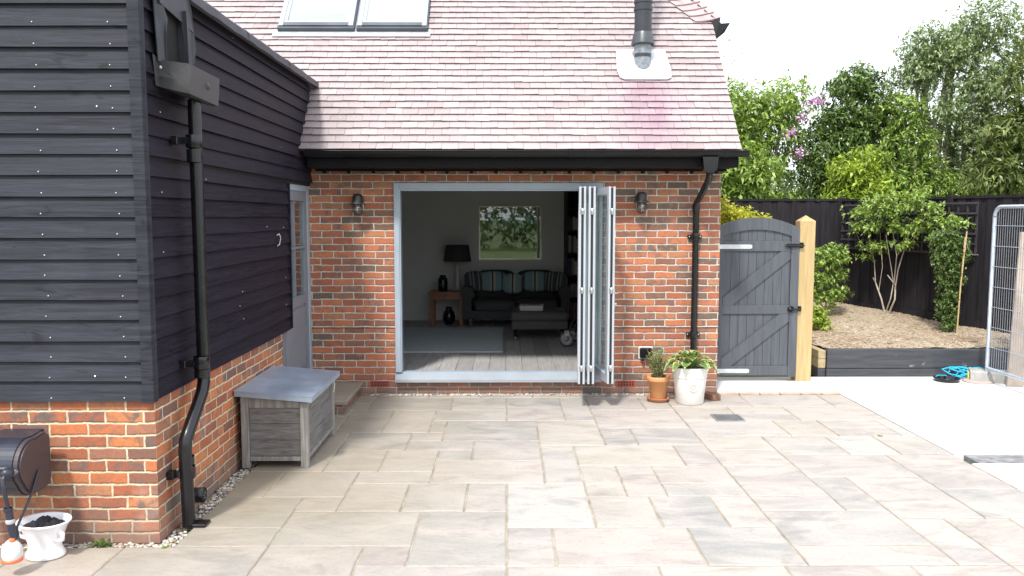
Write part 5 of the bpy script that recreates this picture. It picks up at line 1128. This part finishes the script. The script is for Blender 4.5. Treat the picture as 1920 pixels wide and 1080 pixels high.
for x in (-.18, .48): m = MB(); soft(m, (x, 12.88, .53), (.335, .33, .085), 5); m.build('seat_cushion', M_sofa, so)
for x in (-.18, .48): m = MB(); soft(m, (x, 13.14, .82), (.35, .12, .25), 3.6); m.build('back_cushion', M_cush, so)
for x in (-.56, .86):
    for y in (12.66, 13.3): m = MB(); m.lathe([(.032, RF+.15), (.030, RF+.10), (.018, RF+.09), (.024, RF+.05), (.018, RF+.03), (.012, RF+.0), (0, RF)], (x, y, 0), 14); m.build('leg', M_chrome, so)
t = NT('striped_fabric'); sp_ = t.n('ShaderNodeTexCoord'); sx = t.n('ShaderNodeSeparateXYZ'); t.l(sp_.outputs['Object'], sx.inputs[0])
u = t.math('FRACT', t.math('ADD', t.math('MULTIPLY', sx.outputs[0], 3.0), .5)); c = t.ramp(u, [(0, (.17, .27, .29)), (.38, (.40, .38, .34)), (.44, (.05, .05, .05)), (.52, (.40, .38, .34)), (.62, (.17, .27, .29)), (.9, (.07, .07, .07))], 'CONSTANT'); M_stripe = t.fin(c, .9)
t = NT('striped_fabric2'); sp_ = t.n('ShaderNodeTexCoord'); sx = t.n('ShaderNodeSeparateXYZ'); t.l(sp_.outputs['Object'], sx.inputs[0])
u = t.math('FRACT', t.math('MULTIPLY', sx.outputs[0], 7)); c = t.ramp(u, [(0, (.05, .05, .055)), (.35, (.30, .29, .27)), (.45, (.05, .05, .055)), (.7, (.14, .22, .24)), (.85, (.06, .06, .06))], 'CONSTANT'); M_stripe2 = t.fin(c, .9)
for x, y, z, rx, rz, w_, mat, lab in ((-.50, 12.92, .74, -18, 20, .17, M_stripe2, 'narrow striped cushion leaning on the left arm of the sofa'), (-.22, 12.96, .73, -18, 4, .24, M_stripe, 'teal and grey striped cushion left of the middle of the sofa'), (.10, 12.90, .70, -20, -4, .17, M_stripe, 'smaller teal striped cushion at the middle of the sofa'), (.46, 12.96, .73, -18, -4, .24, M_stripe, 'teal and grey striped cushion right of the middle of the sofa'), (.76, 12.90, .73, -18, -22, .20, M_stripe2, 'dark striped cushion leaning on the right arm of the sofa')):
    m = MB(); soft(m, (0, 0, 0), (w_, .07, .165), 3.2); o = m.build('scatter_cushion', mat); o.location = (x, y, z); o.rotation_euler = (R(rx), 0, R(rz)); tag(o, lab, 'cushion', 'cushions along the sofa')
ot = empty('ottoman', (.47, 11.65, RF), 'square charcoal upholstered footstool on turned castor legs in front of the sofa', 'footstool')
m = MB(); m.box((.07, 11.30, .345), (.86, 12.0, .46), bev=.012); m.box((.06, 11.29, .462), (.87, 12.01, .585), bev=.03); m.build('upholstery', plain('ottoman_grey', (.085, .078, .08), .9, 0, .1, 20, .3), ot)
for x in (.12, .81):
    for y in (11.35, 11.95): m = MB(); m.lathe([(.03, .345), (.032, .32), (.018, .31), (.026, .28), (.016, .25), (.012, .235)], (x, y, 0), 12); m.lathe([(0, -.012), (.02, -.012), (.02, .012), (0, .012)], (x, y, RF+.021), 12, 1, 'x'); m.build('leg', [M_black, M_chrome], ot)
tr = empty('tray', (.36, 11.62, .585), 'small black and white patterned tray on the footstool', 'tray', rz=R(-4)); t = NT('swirl_pattern'); wv = t.n('ShaderNodeTexWave'); wv.inputs['Scale'].default_value = 9; wv.inputs['Distortion'].default_value = 14; t.l(t.pos(), wv.inputs['Vector']); M_sw = t.fin(t.ramp(wv.outputs[0], [(0, (.03, .03, .03)), (.5, (.55, .55, .54))], 'CONSTANT'), .5)
m = MB(); m.prism([(-.15, .003), (.15, .003), (.17, .075), (-.17, .075)], 'y', -.115, -.107); m.prism([(-.15, .003), (.15, .003), (.17, .075), (-.17, .075)], 'y', .107, .115); m.box((-.15, -.107, .003), (.15, .107, .012))
m.prism([(-.107, .003), (.107, .003), (.107, .08), (-.107, .08)], 'x', -.165, -.155); m.prism([(-.107, .003), (.107, .003), (.107, .08), (-.107, .08)], 'x', .155, .165); m.build('tray_body', plain('tray_white', (.45, .45, .44), .5, 0, .05, 5, 0), tr, True)
m = MB()
for k in range(4): m.box((-.14, -.10, .014+k*.016), (.13, .10, .027+k*.016), 0, Matrix.Rotation(R(k*5-7), 4, 'Z'))
m.build('magazines', M_sw, tr, True)
M_oak = plain('oak_orange', (.26, .105, .045), .5, 0, .25, 6, .2)
st = empty('side_table', (-.95, 12.95, RF), 'small oak side table with one drawer left of the sofa', 'side table')
m = MB(); m.box((-1.225, 12.72, .715), (-.68, 13.2, .745), bev=.004); m.build('table_top', M_oak, st)
for x in (-1.21, -.745):
    for y in (12.74, 13.13): m = MB(); m.box((x, y, RF), (x+.055, y+.055, .714), bev=.003); m.build('leg', M_oak, st)
m = MB(); m.box((-1.153, 12.745, .62), (-.747, 13.15, .713)); m.build('drawer', M_oak, st)
m = MB(); m.tube([(-1.0, 12.73, .668), (-.99, 12.715, .66), (-.92, 12.715, .66), (-.91, 12.73, .668)], .006, 6); m.build('drawer_handle', M_chrome, st)
la = empty('table_lamp', (-.79, 12.98, .746), 'table lamp with a black drum shade and turned pale base on the side table', 'table lamp')
m = MB(); pr_ = [(0, 0), (.075, 0), (.078, .02), (.06, .035)]
for k in range(6): pr_ += [(.042, .05+k*.055), (.048-.002*k, .065+k*.055), (.048-.002*k, .085+k*.055), (.04, .10+k*.055)]
pr_ += [(.02, .39), (.012, .40), (.012, .46), (0, .46)]; m.lathe(pr_, (0, 0, 0), 20); m.build('lamp_base', plain('lamp_base_grey', (.36, .34, .34), .5, 0, .2, 30, .1), la, True)
m = MB(); m.lathe([(.225, .47), (.185, .73)], (0, 0, 0), 30); m.lathe([(.183, .73), (.223, .47)], (0, 0, 0), 30); m.build('lamp_shade', M_cush, la, True)
m = MB(); m.lathe([(0, 0), (.068, 0), (.075, .01), (.075, .19), (.06, .215), (.05, .22), (.05, .25), (.042, .25)], (0, 0, 0), 20); o = m.build('black_jar', M_black); o.location = (-1.02, 12.93, .746); tag(o, 'black glossy jar standing on the side table beside the lamp', 'jar')
m = MB(); m.lathe([(0, 0), (.06, 0), (.09, .05), (.1, .12), (.085, .2), (.05, .24), (.05, .275), (.06, .28)], (0, 0, 0), 20); o = m.build('floor_vase', M_black); o.location = (-.93, 12.98, RF); tag(o, 'round dark vase on the floor under the side table', 'vase')
# picture
pc = empty('framed_picture', (.06, 13.47, 1.2), 'large framed picture with the garden reflection painted in green and blue on the wall above the sofa', 'picture')
x0, x1, z0, z1 = -.46, .58, 1.215, 2.11
m = MB(); w_ = .022
m.box((x0, 13.455, z0), (x1, 13.49, z0+w_)); m.box((x0, 13.455, z1-w_), (x1, 13.49, z1)); m.box((x0, 13.455, z0+w_), (x0+w_, 13.49, z1-w_)); m.box((x1-w_, 13.455, z0+w_), (x1, 13.49, z1-w_)); m.build('frame', plain('frame_champagne', (.62, .60, .46), .35, .4, .05, 6, 0), pc)
t = NT('garden_reflection'); sx = t.n('ShaderNodeSeparateXYZ'); t.l(t.pos(), sx.inputs[0])  # lawn, trees and sky mirrored in the glass, painted as colour bands
zz = t.math('ADD', sx.outputs[2], t.math('MULTIPLY', t.math('SUBTRACT', t.noise(3.5, 5), .5), .16)); c = t.ramp(t.rng(zz, 1.22, 2.1), [(0, (.33, .42, .17)), (.27, (.36, .45, .18)), (.30, (.035, .06, .03)), (.55, (.03, .05, .03)), (.66, (.08, .22, .16)), (.74, (.10, .30, .36)), (.8, (.22, .40, .22)), (.86, (.12, .17, .13)), (1, (.16, .18, .13))])
c = t.mix(t.rng(t.noise(14, 5), .52, .7, 0, .6), c, (.05, .11, .05)); M_gardenrefl = t.fin(c, .7)
m = MB(); m.box((x0+w_, 13.478, z0+w_), (x1-w_, 13.485, z1-w_), 0); m.build('mount', plain('mount_board', (.27, .30, .20), .8, 0, .04, 3, 0), pc)
m = MB(); m.box((x0+.14, 13.470, z0+.16), (x1-.14, 13.4775, z1-.13)); m.build('print', M_gardenrefl, pc)  # panel carrying the painted garden reflection
m = MB(); m.box((x0+w_, 13.462, z0+w_), (x1-w_, 13.4635, z1-w_)); m.build('picture_pane', M_glasspic, pc)
# rug
t = NT('rug_weave'); n1 = t.noise(70, 3); M_rug = t.fin(t.mix(t.rng(n1, .35, .65), (.27, .34, .37), (.66, .73, .76)), .95); t.bump(n1, .7, .01)
m = MB(); m.box((-2.6, 10.24, RF+.001), (-.05, 12.5, RF+.014), bev=.004)
o = m.build('rug', M_rug); tag(o, 'blue grey woven rug with a pale edge on the oak floor left of the footstool', 'rug')
m = MB(); rg = random.Random(6)
for i in range(150): x = -2.6+2.55*i/150; m.box((x, 10.205+rg.uniform(0, .012), RF+.002), (x+.008, 10.243, RF+.009))
m.build('fringe', plain('fringe_pale', (.62, .66, .66), .9, 0, .1, 6, 0), o)
# wheeled walker parked behind the folded doors
wk = empty('wheeled_walker', (1.0, 10.7, RF), 'wheeled walking frame with grey wheels just behind the folded doors', 'walking frame')
for x, y in ((.80, 10.70), (1.25, 10.70), (.95, 11.15), (1.25, 11.15)):
    m = MB(); m.lathe([(.06, -.016), (.092, -.018), (.1, -.008), (.1, .008), (.092, .018), (.06, .016)], (x, y, RF+.1), 26, 0, 'x' if False else 'y'); wh = m.build('wheel', M_rubber if y > 11 else plain('tyre_grey', (.09, .09, .095), .6, 0, .1, 6, 0), wk)
    m = MB(); m.lathe([(0, -.022), (.018, -.022), (.02, -.01), (.045, -.012), (.07, -.02), (.078, -.016), (.078, .016), (0, .016)], (x, y, RF+.1), 26, 0, 'y'); m.build('rim', plain('rim_silver', (.30, .31, .32), .4, .3, .05, 6, 0), wh)
m = MB(); m.tube([(.83, 10.72, .32), (.86, 10.74, .50), (.98, 10.9, .62), (1.05, 11.0, 1.05)], .013, 8); m.tube([(1.25, 10.72, .32), (1.22, 10.74, .50), (1.15, 10.9, .62), (1.2, 11.0, 1.05)], .013, 8); m.tube([(.83, 10.73, .42), (1.25, 10.73, .42)], .013, 8); m.tube([(.95, 11.15, .32), (.98, 10.9, .62)], .013, 8); m.tube([(1.25, 11.15, .32), (1.15, 10.9, .62)], .013, 8)
m.build('tube_frame', M_rubber, wk); m = MB(); m.prism(arc((10.70, .30), .12, 30, 150, 8)+arc((10.70, .30), .095, 150, 30, 8), 'x', .77, .83); m.build('mudguard', plain('guard_silver', (.6, .6, .62), .4, .3, .05, 5, 0), wk)
# tall dark bookcase
bc = empty('bookcase', (1.35, 13.2, RF), 'tall dark bookcase filled with shadowy books at the right of the room', 'bookcase')
m = MB(); m.box((.95, 12.95, RF), (.98, 13.48, 2.42)); m.box((1.72, 12.95, RF), (1.75, 13.48, 2.42)); m.box((.98, 13.46, RF), (1.72, 13.48, 2.42)); m.box((.93, 12.93, 2.42), (1.77, 13.48, 2.46)); m.build('case', M_cush, bc)
for k in range(6): m = MB(); m.box((.98, 12.96, .25+k*.36), (1.72, 13.46, .275+k*.36)); m.build('shelf', M_cush, bc)
rg = random.Random(77); mats = [plain('book_'+n, c_, .7, 0, .1, 9, 0) for n, c_ in (('navy', (.03, .04, .09)), ('grey', (.16, .16, .17)), ('maroon', (.10, .03, .03)), ('cream', (.30, .28, .24)))]
bk = empty('book_rows', (1.35, 13.1, .3), 'rows of mixed books standing on the dark bookcase', 'books')
m = MB()
for k in range(5):
    x = .99
    while x < 1.68:
        w_ = rg.uniform(.018, .05); h_ = rg.uniform(.18, .28); m.box((x, 13.0+rg.uniform(0, .03), .276+k*.36), (x+w_-.002, 13.2, .276+k*.36+h_), rg.randrange(4)); x += w_
o = m.build('books', mats); o['kind'] = 'x'
bpy.data.objects.remove(bk)
del o['kind']; tag(o, 'rows of mixed books standing on the dark bookcase', 'books')
